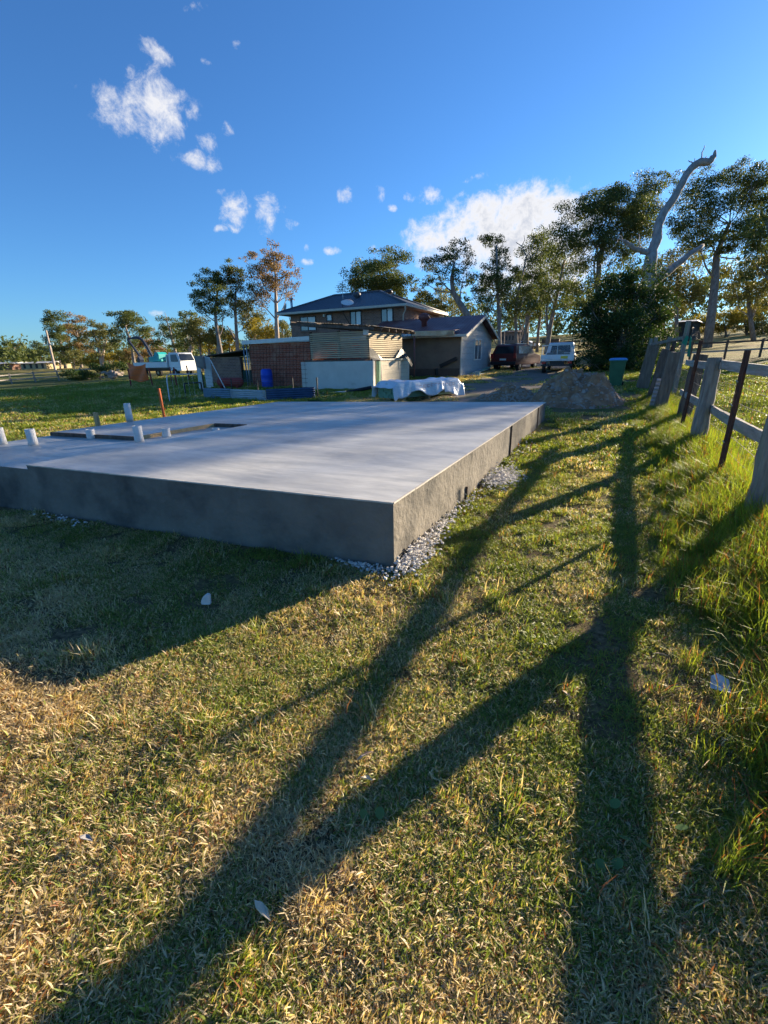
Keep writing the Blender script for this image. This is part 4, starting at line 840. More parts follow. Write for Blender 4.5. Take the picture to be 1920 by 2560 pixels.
# ------------------------------------------------------------------ vehicles (built in local space: x right, y forward)
def vthing(name, label, cat, loc, rotz, group=None):
    o = thing(name, label, cat, loc, group); ORG[o.name] = np.zeros(3); o.rotation_euler = (0, 0, rotz); return o
def hull(prof, w0, w1, zs, zt):
    hw = lambda z: (w0 if z <= zs else w0+(w1-w0)*min(1, (z-zs)/(zt-zs)))/2
    n = len(prof); mb = MB(); vs = [(-hw(z), y, z) for y, z in prof]+[(hw(z), y, z) for y, z in prof]
    fs = [tuple(range(n)), tuple(range(n, 2*n))[::-1]]+[(i, i+n, (i+1)%n+n, (i+1)%n) for i in range(n)]
    return mb.add(vs, fs)
def wheel(root, x, y, r_, w_=.2):
    mb = MB(); mb.lathe((x-w_/2, y, r_), [(r_*.62, 0), (r_*.95, .0), (r_, .03), (r_, w_-.03), (r_*.95, w_), (r_*.62, w_)], 22, 'x'); o = mb.build('wheel', M['tyre'], root)
    mb = MB(); mb.lathe((x-w_/2-.004, y, r_), [(.05, -.004), (r_*.6, .01), (r_*.62, .03), (r_*.62, w_-.03), (r_*.6, w_), (.05, w_+.008)], 18, 'x'); mb.build('rim', M['rim'], o)
def quadsheet(root, name, pts, m, th=.01): mb = MB(); mb.add(pts, [tuple(range(len(pts)))]); o = mb.build(name, m, root); o.modifiers.new('solid', 'SOLIDIFY').thickness = th; return o
# ute
ux, uy = -2.95, 29.3
ute = vthing('tray_ute', 'white tray-back ute with a mesh cage on its tray parked by the bushes', 'ute', (ux, uy, tz(ux, uy)), math.radians(2))
box('tray', (-.9, 0, .72), (.9, 2.35, .80), M['car_white'], ute)
for nm, a, c in (('tailgate', (-.9, -.03, .81), (.9, .01, 1.06)), ('tray_side', (-.91, .015, .81), (-.87, 2.33, 1.06)), ('tray_side', (.87, .015, .81), (.91, 2.33, 1.06)), ('headboard', (-.86, 2.28, .81), (.86, 2.34, 1.2))): box(nm, a, c, M['car_white'], ute, .008)
mb = MB()
for x in (-.86, -.02, .86): mb.beam((x, .04, 1.06), (x, .04, 1.58), .04, .04)
mb.beam((-.88, .04, 1.58), (.88, .04, 1.58), .04, .04); mb.beam((-.86, .04, 1.58), (-.86, 2.3, 1.62), .04, .04); mb.beam((.86, .04, 1.58), (.86, 2.3, 1.62), .04, .04)
for k in range(25): mb.beam((-.86+k*.0716, .04, 1.06), (-.86+k*.0716, .04, 1.58), .004, .004)
for k in range(8): mb.beam((-.86, .04, 1.1+.065*k), (.86, .04, 1.1+.065*k), .004, .004)
mb.build('cage', M['galv'], ute)
cab = hull([(2.4, .5), (2.4, 1.05), (2.5, 1.1), (2.62, 1.72), (2.8, 1.79), (3.75, 1.78), (4.0, 1.7), (4.65, 1.12), (5.6, 1.0), (5.75, .85), (5.78, .5)], 1.74, 1.4, 1.05, 1.79); cb_ = cab.build('cab', M['car_white'], ute, bevel=.03)
quadsheet(ute, 'rear_window', [(-.60, 2.478, 1.16), (.60, 2.478, 1.16), (.53, 2.585, 1.66), (-.53, 2.585, 1.66)], M['car_glass'])
for s in (-1, 1):
    quadsheet(ute, 'side_window', [(s*.865, 2.75, 1.12), (s*.865, 4.3, 1.12), (s*.74, 3.9, 1.64), (s*.74, 2.85, 1.66)], M['car_glass'])
    box('tail_light', (s*.72-.11, -.05, .56), (s*.72+.11, -.01, .68), M['tail'], ute); box('mirror', (s*.95-.09, 4.2, 1.1), (s*.95+.09, 4.28, 1.28), M['frame_dark'], ute)
    for y in (1.0, 4.75): wheel(ute, s*.76, y, .34)
box('number_plate', (.20, -.045, .84), (.58, -.033, .98), M['plate'], ute); box('bumper', (-.85, -.06, .42), (.85, .02, .52), M['frame_dark'], ute); box('chassis', (-.4, .1, .45), (.4, 5.2, .7), M['frame_dark'], ute)
mb = MB()
for k, (x, y, z, s) in enumerate(((-.45, .6, 1.0, .36), (.1, .9, 1.02, .4), (.5, .6, .98, .3), (-.2, 1.5, 1.05, .5))): mb.boxp((x-s/2, y-s/2, z-.2), (x+s/2, y+s/2, z+.18+.1*(k % 2)))
tag(mb.build('tool_boxes', mat('mixed_tools', (0.2,0.19,0.17), (0.1,0.12,0.12), 4, .7), bevel=.02), None); o = bpy.data.objects['tool_boxes']; o.parent = ute; o.location = (0, 0, 0); ov = o.data
for v, q_ in zip(ov.vertices, mb.v): v.co = q_
o.name = 'tool_load'
# maroon suv
sx_, sy_ = -6.75, 32.6
suv = vthing('parked_suv', 'maroon four-wheel drive parked beyond the garage corner', 'car', (sx_, sy_, tz(sx_, sy_)), math.radians(-12))
hull([(.02, .45), (0, .8), (.06, 1.0), (.10, 1.1), (.32, 1.62), (.6, 1.74), (2.6, 1.75), (3.0, 1.68), (3.6, 1.14), (4.55, 1.02), (4.7, .8), (4.7, .4), (.1, .38)], 1.84, 1.36, 1.02, 1.75).build('body', M['car_red'], suv, bevel=.05)
quadsheet(suv, 'rear_window', [(-.68, .108, 1.14), (.68, .108, 1.14), (.58, .30, 1.60), (-.58, .30, 1.60)], M['car_glass'])
for s in (-1, 1):
    quadsheet(suv, 'side_window', [(s*.905, .45, 1.12), (s*.905, 3.3, 1.12), (s*.74, 2.85, 1.62), (s*.74, .75, 1.62)], M['car_glass'])
    box('tail_light', (s*.83-.09, -.02, .85), (s*.83+.09, .06, 1.15), M['tail'], suv); box('roof_rail', (s*.58-.02, .7, 1.77), (s*.58+.02, 2.5, 1.80), M['galv'], suv)
    for y in (.85, 3.75): wheel(suv, s*.79, y, .37, .24)
box('bumper', (-.9, -.06, .42), (.9, .05, .62), M['frame_dark'], suv, .02); box('number_plate', (-.22, -.068, .70), (.22, -.004, .82), M['white_paint'], suv)
# far white sedan
p = ground_pt(*r5(600, 548)); sed = vthing('white_sedan', 'white sedan parked far up beside the paddock fence', 'car', (p[0], p[1], tz(p[0], p[1])), math.radians(80))
hull([(0, .35), (0, .75), (.1, .95), (.95, 1.0), (1.5, 1.4), (2.7, 1.42), (3.4, 1.0), (4.4, .85), (4.5, .6), (4.5, .35)], 1.75, 1.3, .95, 1.42).build('body', M['car_white'], sed, bevel=.04)
for s in (-1, 1):
    quadsheet(sed, 'side_window', [(s*.865, 1.15, 1.0), (s*.865, 3.2, 1.0), (s*.70, 2.65, 1.36), (s*.70, 1.6, 1.36)], M['car_glass'])
    for y in (.85, 3.6): wheel(sed, s*.76, y, .3)
p2 = ground_pt(*r5(730, 520)); trl = thing('parked_trailer', 'dark trailer parked beside the far white sedan', 'trailer', (p2[0], p2[1], tz(p2[0], p2[1])))
box('tray', (p2[0]-1.6, p2[1]-.8, p2[2]+.5), (p2[0]+1.6, p2[1]+.8, p2[2]+1.3), M['dark_timber'], trl); box('drawbar', (p2[0]+1.62, p2[1]-.05, p2[2]+.5), (p2[0]+2.8, p2[1]+.05, p2[2]+.6), M['rust'], trl)
for s in (-1, 1): mb = MB(); mb.lathe((p2[0], p2[1]+s*.85-.1, p2[2]+.3), [(.3, 0), (.3, .2)], 14, 'y'); mb.build('wheel', M['tyre'], trl)

# flat-bed truck and the digger on it, side-on (local y runs along the truck towards +X world)
p = ground_pt(*r1(1335, 835)); txy = np.array((p[0]-1.3, p[1]-.2)); tzz = tz(p[0], p[1]); ROTT = math.radians(-90)
truck = vthing('flatbed_truck', 'white flat-bed truck with drop sides carrying a small digger', 'truck', (txy[0], txy[1], tzz), ROTT)
box('bed', (-1.1, 0, .95), (1.1, 5.2, 1.06), M['car_white'], truck)
for s in (-1, 1): box('drop_side', (s*1.1-.03, 0, 1.065), (s*1.1+.03, 5.2, 1.5), M['car_white'], truck, .01)
for k in range(6): box('upright', (-1.135, .5+k*.85, 1.08), (-1.10-.032, .56+k*.85, 1.48), M['galv'], truck)
box('tail_board', (-1.06, -.02, 1.065), (1.06, .04, 1.5), M['car_white'], truck); box('headboard', (-1.06, 5.12, 1.065), (1.06, 5.2, 2.25), M['car_white'], truck)
for k in range(7): box('gate_slat', (-1.06, 3.0+k*.3, 1.52), (-1.00, 3.16+k*.3, 2.2), M['gutter'], truck)
box('gate_rail', (-1.07, 2.9, 2.2), (-1.0, 5.1, 2.28), M['white_paint'], truck)
hull([(5.35, .6), (5.35, 2.3), (5.45, 2.4), (6.7, 2.38), (7.0, 1.55), (7.05, .6)], 2.05, 1.85, 1.4, 2.4).build('cab', M['car_white'], truck, bevel=.05)
for s in (-1, 1): quadsheet(truck, 'side_window', [(s*1.025, 5.7, 1.5), (s*1.02, 6.8, 1.5), (s*.96, 6.55, 2.2), (s*.96, 5.7, 2.2)], M['car_glass'])
quadsheet(truck, 'windscreen', [(-.9, 6.99, 1.6), (.9, 6.99, 1.6), (.82, 6.74, 2.25), (-.82, 6.74, 2.25)], M['car_glass'])
for s in (-1, 1):
    for y in (1.3, 6.1): wheel(truck, s*.9, y, .42, .3)
box('chassis', (-.4, .1, .6), (.4, 5.4, .94), M['frame_dark'], truck)
dig = vthing('mini_digger', 'small teal digger with a dark folded boom on the truck bed', 'digger', (txy[0], txy[1], tzz+1.06), ROTT)
for s in (-1, 1): mb = MB(); mb.lathe((s*.5-.15, 0, 0), [(.01, 0)], 3); mb = loft(MB(), [[(s*.5-.15, y, z) for y, z in ((1.6, .08), (1.75, .0), (3.3, .0), (3.45, .1), (3.45, .3), (3.3, .42), (1.75, .42), (1.6, .3))], [(s*.5+.15, y, z) for y, z in ((1.6, .08), (1.75, .0), (3.3, .0), (3.45, .1), (3.45, .3), (3.3, .42), (1.75, .42), (1.6, .3))]]); mb.build('track', M['tyre'], dig)
hull([(1.95, .45), (1.95, .95), (2.3, 1.0), (2.75, 1.05), (2.85, 1.45), (3.25, 1.45), (3.5, 1.2), (3.5, .5)], 1.3, 1.1, .9, 1.45).build('body', M['teal'], dig, bevel=.04)
mb = MB(); mb.boxp((-.25, 2.2, 1.0), (.25, 2.65, 1.2)); mb.boxp((-.25, 2.6, 1.2), (.25, 2.72, 1.65)); mb.build('seat', M['black'], dig)
boom = [(1.95, .55), (1.75, 1.1), (1.3, 1.9), (.7, 2.75), (.1, 3.0), (-.8, 3.0)]
mb = MB()
for i in range(len(boom)-1): mb.beam((0, *boom[i]), (0, *boom[i+1]), .17, .26 if i < 3 else .22)
mb.build('boom', M['navy'], dig); mb = MB(); mb.beam((0, -1.7, 2.92), (0, -.2, 1.1), .14, .2); mb.beam((0, -.8, 3.0), (0, -1.7, 2.92), .13, .18); mb.build('dipper_arm', M['navy'], dig)
mb = MB(); mb.prism([(-.25, -.2, 1.15), (-.25, .05, .75), (-.25, -.1, .45), (-.25, -.45, .5), (-.25, -.4, .9)], (.5, 0, 0)); mb.build('bucket', M['navy'], dig)
mb = MB(); mb.tube([(0, 1.55, .95), (0, .95, 2.2)], .05, 6); mb.tube([(0, .5, 3.12), (0, -.7, 3.2)], .045, 6); mb.build('ram', M['rim'], dig)

# ------------------------------------------------------------------ far left: pickets, barrier mesh, brush heap, rails, pole, farm houses
fl = thing('picket_fence_line', 'line of rusty red steel pickets with wire in front of the truck', 'fence', (-25, 18.7, .3))
PK = [(1105, 770, 1135, 925), (1212, 765, 1243, 890), (1285, 760, 1322, 925), (1468, 755, 1485, 885), (1500, 755, 1530, 930), (1610, 740, 1640, 870)]
pw = []
for (x0, y0, x1, y1) in PK:
    g_ = ground_pt(*r1(x1, y1)); dd = (g_-CAMP)@CF; tp = P(*r1(x0, y0), dd); beamo('picket', (g_[0], g_[1], g_[2]-.1), tp, .075, .06, M['red_paint'], fl); pw.append((g_, tp))
mb = MB()
for f in (.35, .65, .95):
    for a, c in ((0, 2), (2, 4), (1, 3), (3, 5)):
        A1 = pw[a][0]*(1-f)+pw[a][1]*f; C1 = pw[c][0]*(1-f)+pw[c][1]*f; mb.tube([A1, C1], .006, 3)
mb.build('wire', M['wire'], fl)
a, c = pw[0][1], pw[2][1]; mb = MB()
q0 = P(*r2b(110, 548), (pw[0][0]-CAMP)@CF+.2); q1 = P(*r2b(405, 565), (pw[2][0]-CAMP)@CF+.2)
def om(u, v):
    top = q0*(1-u)+q1*u; return (top[0], top[1]+.05*math.sin(u*9+v*5), top[2]-.18*math.sin(PI*u)*(1-v)-v*(.95+.16*math.sin(PI*u)))
mb.grid(om, 26, 14); o = mb.build('barrier_mesh', M['orange'], smooth=True); o.modifiers.new('solid', 'SOLIDIFY').thickness = .006; tag(o, 'sagging orange safety barrier mesh tied to the red pickets', 'barrier mesh')
# ploughed edge of soil under the pickets is left to the turf; brush heap
rs = np.random.default_rng(12)
# post and rail fence
rf_ = thing('rail_fence', 'low timber post and rail fence along the far paddock', 'fence', tuple(P(91, 953, 56)))
tops = []
for k in range(-3, 5):
    px = 30+k*59; py = 958-k*4.6; dd = 55+k*2.2; b0 = P(px, py, dd); b0[2] = min(b0[2], tz(b0[0], b0[1])); tp = P(px-8, py-24, dd)
    beamo('post', (b0[0], b0[1], tz(b0[0], b0[1])-.1), tp, .16, .12, M['grey_timber'], rf_); tops.append((b0, tp))
for k in range(len(tops)-1):
    for f in (.86, .42): A1 = tops[k][0]*(1-f)+tops[k][1]*f; C1 = tops[k+1][0]*(1-f)+tops[k+1][1]*f; beamo('rail', A1, C1, .05, .13, M['grey_rail'], rf_)
b0 = P(139, 927, 95); pole = thing('power_pole', 'leaning timber power pole with a crossarm behind the rail fence', 'power pole', (b0[0], b0[1], tz(b0[0], b0[1])))
tp = P(115, 826, 95); mb = MB(); mb.tube([(b0[0], b0[1], tz(b0[0], b0[1])-.5), tp], [.27, .18], 10); mb.build('pole', M['bark_pale'], pole)
a, c = P(111, 861, 95), P(134, 862, 95); beamo('crossarm', a, c, .12, .14, M['gutter'], pole)
for k in (0, .35, .65, 1.0): q_ = a*(1-k)+c*k; tubeo('insulator', [q_+np.array((0, 0, .06)), q_+np.array((0, 0, .3))], .06, M['white_paint'], pole, 6)
def farm_house(px0, px1, py_roof, py_eave, py_base, dep, label, wallm, roofm):
    a = P(px0, py_base, dep); c = P(px1, py_base, dep*.98); ze = P(px0, py_eave, dep)[2]; zr = P(px0, py_roof, dep)[2]; dv = c-a; dv[2] = 0; n_ = np.array((-dv[1], dv[0], 0)); n_ /= np.linalg.norm(n_); W_ = 7.0; z0 = min(tz(a[0], a[1]), a[2])-.3; up = lambda p_, z: np.array((p_[0], p_[1], z))
    t_ = thing('farm_house', label, 'house', (a[0], a[1], z0)); mb = MB(); mb.prism([up(a, z0), up(c, z0), up(c, ze), up(a, ze)], n_*W_); mb.build('wall', wallm, t_)
    e = dv/np.linalg.norm(dv)*.6; mb = MB(); A_2, C_2 = up(a-e-n_*.7, ze-.05), up(c+e-n_*.7, ze-.05); D2, E2 = up(a-e+n_*(W_+.7), ze-.05), up(c+e+n_*(W_+.7), ze-.05); R1_, R2_ = up(a+n_*W_/2, zr), up(c+n_*W_/2, zr)
    mb.add([A_2, C_2, E2, D2, R1_, R2_], [(0, 1, 5, 4), (2, 3, 4, 5), (1, 2, 5), (3, 0, 4)]); mb.build('roof', roofm, t_)
    for k in (.15, .4, .62, .85):
        q0_ = a*(1-k)+c*k-n_*.04; w_ = dv*.045; zc = z0+(ze-z0)*.6; mb = MB(); mb.add([up(q0_-w_, zc-.55), up(q0_+w_, zc-.55), up(q0_+w_, zc+.55), up(q0_-w_, zc+.55)], [(0, 1, 2, 3)]); o = mb.build('window', M['frame_dark'], t_); o.modifiers.new('solid', 'SOLIDIFY').thickness = .03
    return t_
pale_roof = mat('pale_metal_roof', (0.68,0.66,0.62), (0.55,0.53,0.5), 3, .5); cream_w = mat('cream_wall', (0.55,0.44,0.26), (0.44,0.34,0.2), 2, .9)
farm_house(53, 118, 904.5, 908.5, 920, 118, 'long low cream farm house with a pale metal roof across the paddock', cream_w, pale_roof)
farm_house(-30, 31, 906, 910, 921, 125, 'pale roofed brown farm house left of the cream one across the paddock', M['brick_house'], pale_roof)
farm_house(1252, 1288, 826, 831, 845, 118, 'small brown roofed house up the hill behind the garage', M['brick_house'], mat('brown_roof', (0.16,0.1,0.08), None, 3, .8))
farm_house(1684, 1727, 800, 806, 842, 70, 'dark farm shed with a pale roof up the hill behind the fence', mat('dark_shed', (0.05,0.055,0.06), None, 3, .8), pale_roof)
# hillside fence beyond the garage and on the right
hf = thing('hill_fence', 'dark post and rail fence across the sunny hillside behind the cars', 'fence', tuple(ground_pt(1290, 876)))
hp = []
for px in (1250, 1294, 1332, 1370, 1408, 1446): g_ = ground_pt(px, 876-(px-1250)*.012); hp.append(g_); beamo('post', (g_[0], g_[1], tz(g_[0], g_[1])-.1), (g_[0], g_[1], tz(g_[0], g_[1])+1.35), .16, .16, M['dark_timber'], hf)
for a, c in zip(hp[:-1], hp[1:]):
    for z in (.55, 1.15): beamo('rail', (a[0], a[1], tz(a[0], a[1])+z), (c[0], c[1], tz(c[0], c[1])+z), .06, .14, M['dark_timber'], hf)
pf = thing('yard_fence', 'dark rail fence across the paddock beyond the old fence', 'fence', (8, 34, 1))
hp = []
for px, py in ((1640, 893), (1725, 890), (1812, 888), (1900, 886), (1990, 884)): g_ = P(px, py, 33+(px-1640)*.004); z0 = tz(g_[0], g_[1]); hp.append((g_[0], g_[1], z0)); beamo('post', (g_[0], g_[1], z0-.1), (g_[0], g_[1], z0+1.35), .14, .14, M['dark_timber'], pf)
for a, c in zip(hp[:-1], hp[1:]):
    for z in (.6, 1.2): beamo('rail', (a[0], a[1], a[2]+z), (c[0], c[1], c[2]+z), .06, .13, M['grey_rail'] if z < 1 else M['dark_timber'], pf)
# yard of grey posts with a rail and green shade cloth beyond the timber slabs
yd = thing('yard_posts', 'weathered yard posts with a rail beyond the bin', 'yard rail', tuple(aty(1640, 900, 22)))
for (x0, y0, y1, Y_, m_) in ((1629, 846, 890, 21, M['grey_timber']), (1641, 843, 890, 22, M['grey_timber']), (1675, 842, 890, 20.5, M['grey_timber']), (1688, 845, 890, 21, M['dark_timber']), (1722, 802, 890, 17.5, M['grey_timber'])):
    tp = aty(x0, y0, Y_); beamo('post', (tp[0]-.05, tp[1], tz(tp[0], tp[1])-.1), tp, .13, .13, m_, yd)
a, c = aty(1626, 862, 21), aty(1712, 844, 19); beamo('rail', a, c, .1, .1, M['grey_timber'], yd)
pts = [aty(1716, 838, 17.4), aty(1722, 842, 17.4), aty(1708, 893, 17.5), aty(1697, 893, 17.5), aty(1703, 860, 17.45)]
sheet('shade_cloth', 'strip of green shade cloth hanging from the tall yard post', 'shade cloth', pts, mat('green_cloth', (0.03,0.25,0.17), (0.02,0.17,0.12), 6, .8), .01)
pts = [aty(1726, 838, 17.4), aty(1730, 846, 17.4), aty(1724, 893, 17.5), aty(1717, 890, 17.5)]
sheet('shade_cloth', 'narrower strip of green shade cloth on the far side of the tall yard post', 'shade cloth', pts, bpy.data.materials['green_cloth'], .01)

# ------------------------------------------------------------------ litter in the lawn
def on_ground(px, py): g_ = onz(px, py, .02); g_[2] = tz(g_[0], g_[1])+.03; return g_
p = on_ground(515, 1518); t0 = P(513, 1487, (p-CAMP)@CF); e = np.array(CR)*.028
mb = MB(); mb.prism([p-e*1.05, p+e*1.1, p+e*1.0+(t0-p)*.85, t0+e*.75, t0+e*.2, p-e*.75+(t0-p)*.7, p-e*1.1+(t0-p)*.35], np.array(CF)*np.array((1, 1, 0))*.03); tag(mb.build('paver_shard', M['stone_white'], bevel=.004), 'broken white paver shard standing in the shaded lawn', 'shard')
p = on_ground(1792, 1733); mb = MB(); s_ = .055
mb.add([p+np.array(q_)*s_ for q_ in ((-.7, -.5, .15), (.2, -.8, .3), (.8, -.4, .1), (.7, .5, .7), (.1, .2, .25), (-.5, .7, .55), (-.1, .8, .9))], [(0, 1, 4), (1, 2, 4), (2, 3, 4), (3, 6, 4), (6, 5, 4), (5, 0, 4)]); o = mb.build('foil_scrap', mat('silver_foil', (0.7,0.7,0.72), (0.4,0.42,0.5), 12, .45, metal=.25)); o.modifiers.new('solid', 'SOLIDIFY').thickness = .002; tag(o, 'crumpled silver foil wrapper in the grass by the fence', 'wrapper')
def strip(px0, py0, px1, py1, w_, m, name, label, cat, lift=.03):
    a, c = on_ground(px0, py0), on_ground(px1, py1); d_ = c-a; s = np.cross(d_, (0, 0, 1.)); s /= np.linalg.norm(s); mb = MB(); up = np.array((0, 0, lift))
    vs = [a, a*.7+c*.3+s*w_/2+up*.4, a*.35+c*.65+s*w_*.45+up*.5, c+up*.2, a*.35+c*.65-s*w_*.45+up*.4, a*.7+c*.3-s*w_/2+up*.2]; mb.add(vs, [tuple(range(6))]); o = mb.build(name, m); o.modifiers.new('solid', 'SOLIDIFY').thickness = .003; tag(o, label, cat)
pale_husk = mat('pale_husk', (0.72,0.62,0.45), (0.55,0.44,0.3), 8, .7); pale_bark = mat('bark_chip', (0.5,0.38,0.28), (0.36,0.26,0.19), 12, .9)
strip(637, 2256, 678, 2312, .022, pale_husk, 'bark_flake', 'pale pointed bark flake lying across the fence shadow', 'bark flake')
strip(892, 1907, 932, 1888, .014, pale_bark, 'bark_chip', 'small tan bark chip beside the rail shadow', 'bark chip')
strip(902, 1950, 932, 1960, .016, pale_husk, 'dry_leaf', 'pale curled dry leaf below the tan bark chip', 'leaf')
strip(1403, 1735, 1427, 1760, .018, M['dry_leaf'], 'dry_leaf', 'tan dry leaf on the edge of the post shadow', 'leaf')
strip(1630, 1645, 1668, 1655, .014, M['dry_leaf'], 'dry_leaf', 'brown dry leaf in the shade near the fence', 'leaf')
strip(1548, 1082, 1590, 1085, .08, M['white_paint'], 'white_offcut', 'white plastic offcut lying on the grass near the fence', 'offcut', .06)
strip(1515, 1085, 1527, 1088, .05, M['white_paint'], 'plastic_scrap', 'small white plastic scrap beside the longer offcut', 'scrap', .03)
strip(200, 2095, 235, 2110, .02, mat('grey_bark_bit', (0.4,0.38,0.36), None, 10, .9), 'bark_flake', 'grey bark flake in the sunny straw lawn', 'bark flake')
lf = leaf_mat('weed_leaf', (0.09,0.17,0.06), (0.16,0.25,0.09), .3, (1.2, 1.2, .6))
for k, (px, py) in enumerate(((1500, 2175), (1540, 2170), (1700, 2080), (1560, 2105), (1612, 2120), (912, 2045), (950, 2040), (1535, 2020))):
    p = on_ground(px, py); mb = MB(); r_ = .018; vs = [p+np.array((math.cos(a)*r_, math.sin(a)*r_*.85, .012*math.sin(a+k))) for a in np.linspace(0, 2*PI, 10)[:-1]]; mb.add(vs, [tuple(range(9))]); o = mb.build('weed_leaf', lf); o.modifiers.new('solid', 'SOLIDIFY').thickness = .001
    tag(o, ['upper of two round weed leaves in the rail shadow', 'yellowish round weed leaf beside another in the rail shadow', 'round weed leaf in the sunny strip right of the rail shadow', 'round weed leaf near the top of the rail shadow', 'pale round weed leaf at the sunny edge of the rail shadow', 'round weed leaf beside the post shadow in the straw lawn', 'second round weed leaf next to the one by the post shadow', 'longer weed leaf in the rail shadow below the foil wrapper'][k], 'leaf', 'round weed leaves in the lawn')

# ------------------------------------------------------------------ trees
def leaf_cards(centres, radii, counts, size, rs, droop=.5):
    """clumps of long thin leaf cards; returns (n,4,3)"""
    C_ = np.repeat(centres, counts, 0); R_ = np.repeat(radii, counts, 0); n = len(C_)
    d = rs.normal(0, 1, (n, 3)); d /= np.linalg.norm(d, axis=1)[:, None]; rr_ = rs.uniform(0, 1, n)[:, None]**.5
    p = C_+d*rr_*R_
    ax = rs.normal(0, 1, (n, 3)); ax[:, 2] -= droop; ax /= np.linalg.norm(ax, axis=1)[:, None]
    sd_ = np.cross(ax, rs.normal(0, 1, (n, 3))); sd_ /= (np.linalg.norm(sd_, axis=1)[:, None]+1e-9)
    L_ = (size*rs.uniform(.6, 1.3, n))[:, None]; W_ = L_*rs.uniform(.28, .5, n)[:, None]
    return np.stack([p-ax*L_*.5, p+sd_*W_*.5, p+ax*L_*.5, p-sd_*W_*.5], 1)
TREE_N = [0]
def tree(label, depth, trunk, blobs, leafm, barkm, name='gum_tree', group=None, dens=1.0, card=5.2, spread=.8, bare=(), sub=12, subr=.5, cat='tree', limb=.35, seed=None):
    TREE_N[0] += 1; rs = np.random.default_rng(seed or 100+TREE_N[0]); ppm = F/depth
    tp = [P(x, y, depth) for x, y, r_ in trunk]; tr = [r_/ppm for x, y, r_ in trunk]
    b0 = tp[0].copy(); z0 = tz(b0[0], b0[1])-.15
    base = np.array((b0[0], b0[1], z0))
    if b0[2] > z0+.3: tp = [base]+tp; tr = [tr[0]*1.25]+tr
    else: tp[0] = base
    # wander the trunk a little in depth
    off = np.zeros(3); tp2 = []
    for i, p in enumerate(tp): tp2.append(p+CF*np.array((1, 1, 0))*(.12*math.sin(i*1.7+TREE_N[0]))*min(i, 2))
    tp = tp2
    root = thing(name, label, cat, tuple(base), group)
    mb = MB(); mb.tube(tp, tr, 8)
    pts_t = np.array(tp); cen = []; rad_ = []; 
    for (x, y, rx, ry) in blobs:
        rx, ry = rx*1.12, ry*1.3
        dz = rs.normal(0, 1)*spread*rx/ppm*.8; c = P(x, y, depth+dz); R0 = np.array((rx/ppm, rx/ppm, ry/ppm))
        # limb from the trunk to the clump
        low = [i for i in range(len(tp)) if tp[i][2] < c[2]-.2*R0[2]]; i0 = max(low) if low else len(tp)-1
        j = rs.integers(max(0, i0-1), i0+1) if i0 > 1 else i0
        a = tp[j]; mid = a*.45+c*.55+np.array((0, 0, -.12*np.linalg.norm(c-a)))+rs.normal(0, .05, 3)*np.linalg.norm(c-a)
        r0 = max(tr[j]*limb*rs.uniform(.7, 1.2), .9/ppm); qs = [a, a*.55+mid*.45+rs.normal(0, .03, 3)*np.linalg.norm(c-a), mid, mid*.4+c*.6+rs.normal(0, .03, 3)*np.linalg.norm(c-a), c]
        mb.tube(qs, [r0, r0*.8, r0*.62, r0*.45, r0*.25], 5, False)
        k = max(5, int(sub*(rx*ry/900)**.5)); u = rs.normal(0, 1, (k, 3)); u /= np.linalg.norm(u, axis=1)[:, None]; u[:, 2] = u[:, 2]*.9+.1
        cc = c+u*R0*(rs.uniform(.35, .95, k)**.7)[:, None]; cen.append(cc); rad_.append(np.tile(R0*subr, (k, 1))*rs.uniform(.6, 1.25, (k, 1))*np.array((1, 1, .75)))
        for q_ in cc[:max(3, k//2)]: mb.tube([qs[3], (qs[3]+q_)/2+rs.normal(0, .05, 3)*np.linalg.norm(q_-c), q_], [r0*.35, r0*.24, r0*.1], 3, False)
    for line in bare:
        q_ = [P(x, y, depth+.3*i) for i, (x, y, r_) in enumerate(line)]; mb.tube(q_, [max(r_/ppm, .012) for x, y, r_ in line], 6)
    mb.build('trunk', barkm, root, smooth=True)
    if blobs:
        cen = np.concatenate(cen); rad_ = np.concatenate(rad_); area = sum(rx*ry for _, _, rx, ry in blobs)
        wgt = rad_[:, 0]**2; n = int(area*dens*50/(card*card)); cnt = np.maximum(3, (n*wgt/wgt.sum()).astype(int))
        V = leaf_cards(cen, rad_, cnt, card/ppm, rs); np_mesh('crown', V, 4, leafm, root)
    return root
GL, GH, GR = 'gum trees on the left skyline', 'gum trees around the house', 'gum trees on the right hillside'
A, Bm, Br, Dk, Yl = M['leaf_a'], M['leaf_b'], M['leaf_brown'], M['leaf_dark'], M['leaf_yellow']
# left skyline
tree('tall dark gum tree right behind the leaning power pole', 115, [(164,921,4),(160,890,3.4),(150,850,2.6),(142,815,1.6)], [(137,800,27,17),(119,822,14,20),(152,830,24,18),(126,850,20,14),(160,860,22,20),(140,880,24,16)], A, M['bark'], group=GL, card=4)
tree('bronze-topped gum tree beside the one behind the power pole', 118, [(204,917,3.5),(200,880,3),(192,840,2.2),(188,810,1.4)], [(188,798,24,13),(181,824,28,12),(205,838,26,18),(178,855,26,18),(215,870,24,18)], Br, M['bark'], group=GL, card=4)
tree('pale forked gum tree above the brush heap', 105, [(257,920,4.5),(252,893,4),(246,872,3),(238,845,2)], [(235,822,36,16),(268,830,24,16),(220,845,28,14),(260,858,26,18),(288,850,20,20),(240,880,26,14)], Bm, M['bark_pale'], group=GL, card=4, bare=[[(256,915,3),(258,890,2.6),(262,865,1.6),(268,850,1)]])
tree('open spreading gum tree behind the orange barrier mesh', 95, [(335,905,4),(330,875,3.4),(322,845,2.6),(315,815,1.6)], [(310,792,36,13),(325,803,28,12),(318,826,30,18),(288,822,16,14),(355,818,22,16),(366,838,24,20),(300,855,22,16),(345,860,24,18)], A, M['bark'], group=GL, card=4.2)
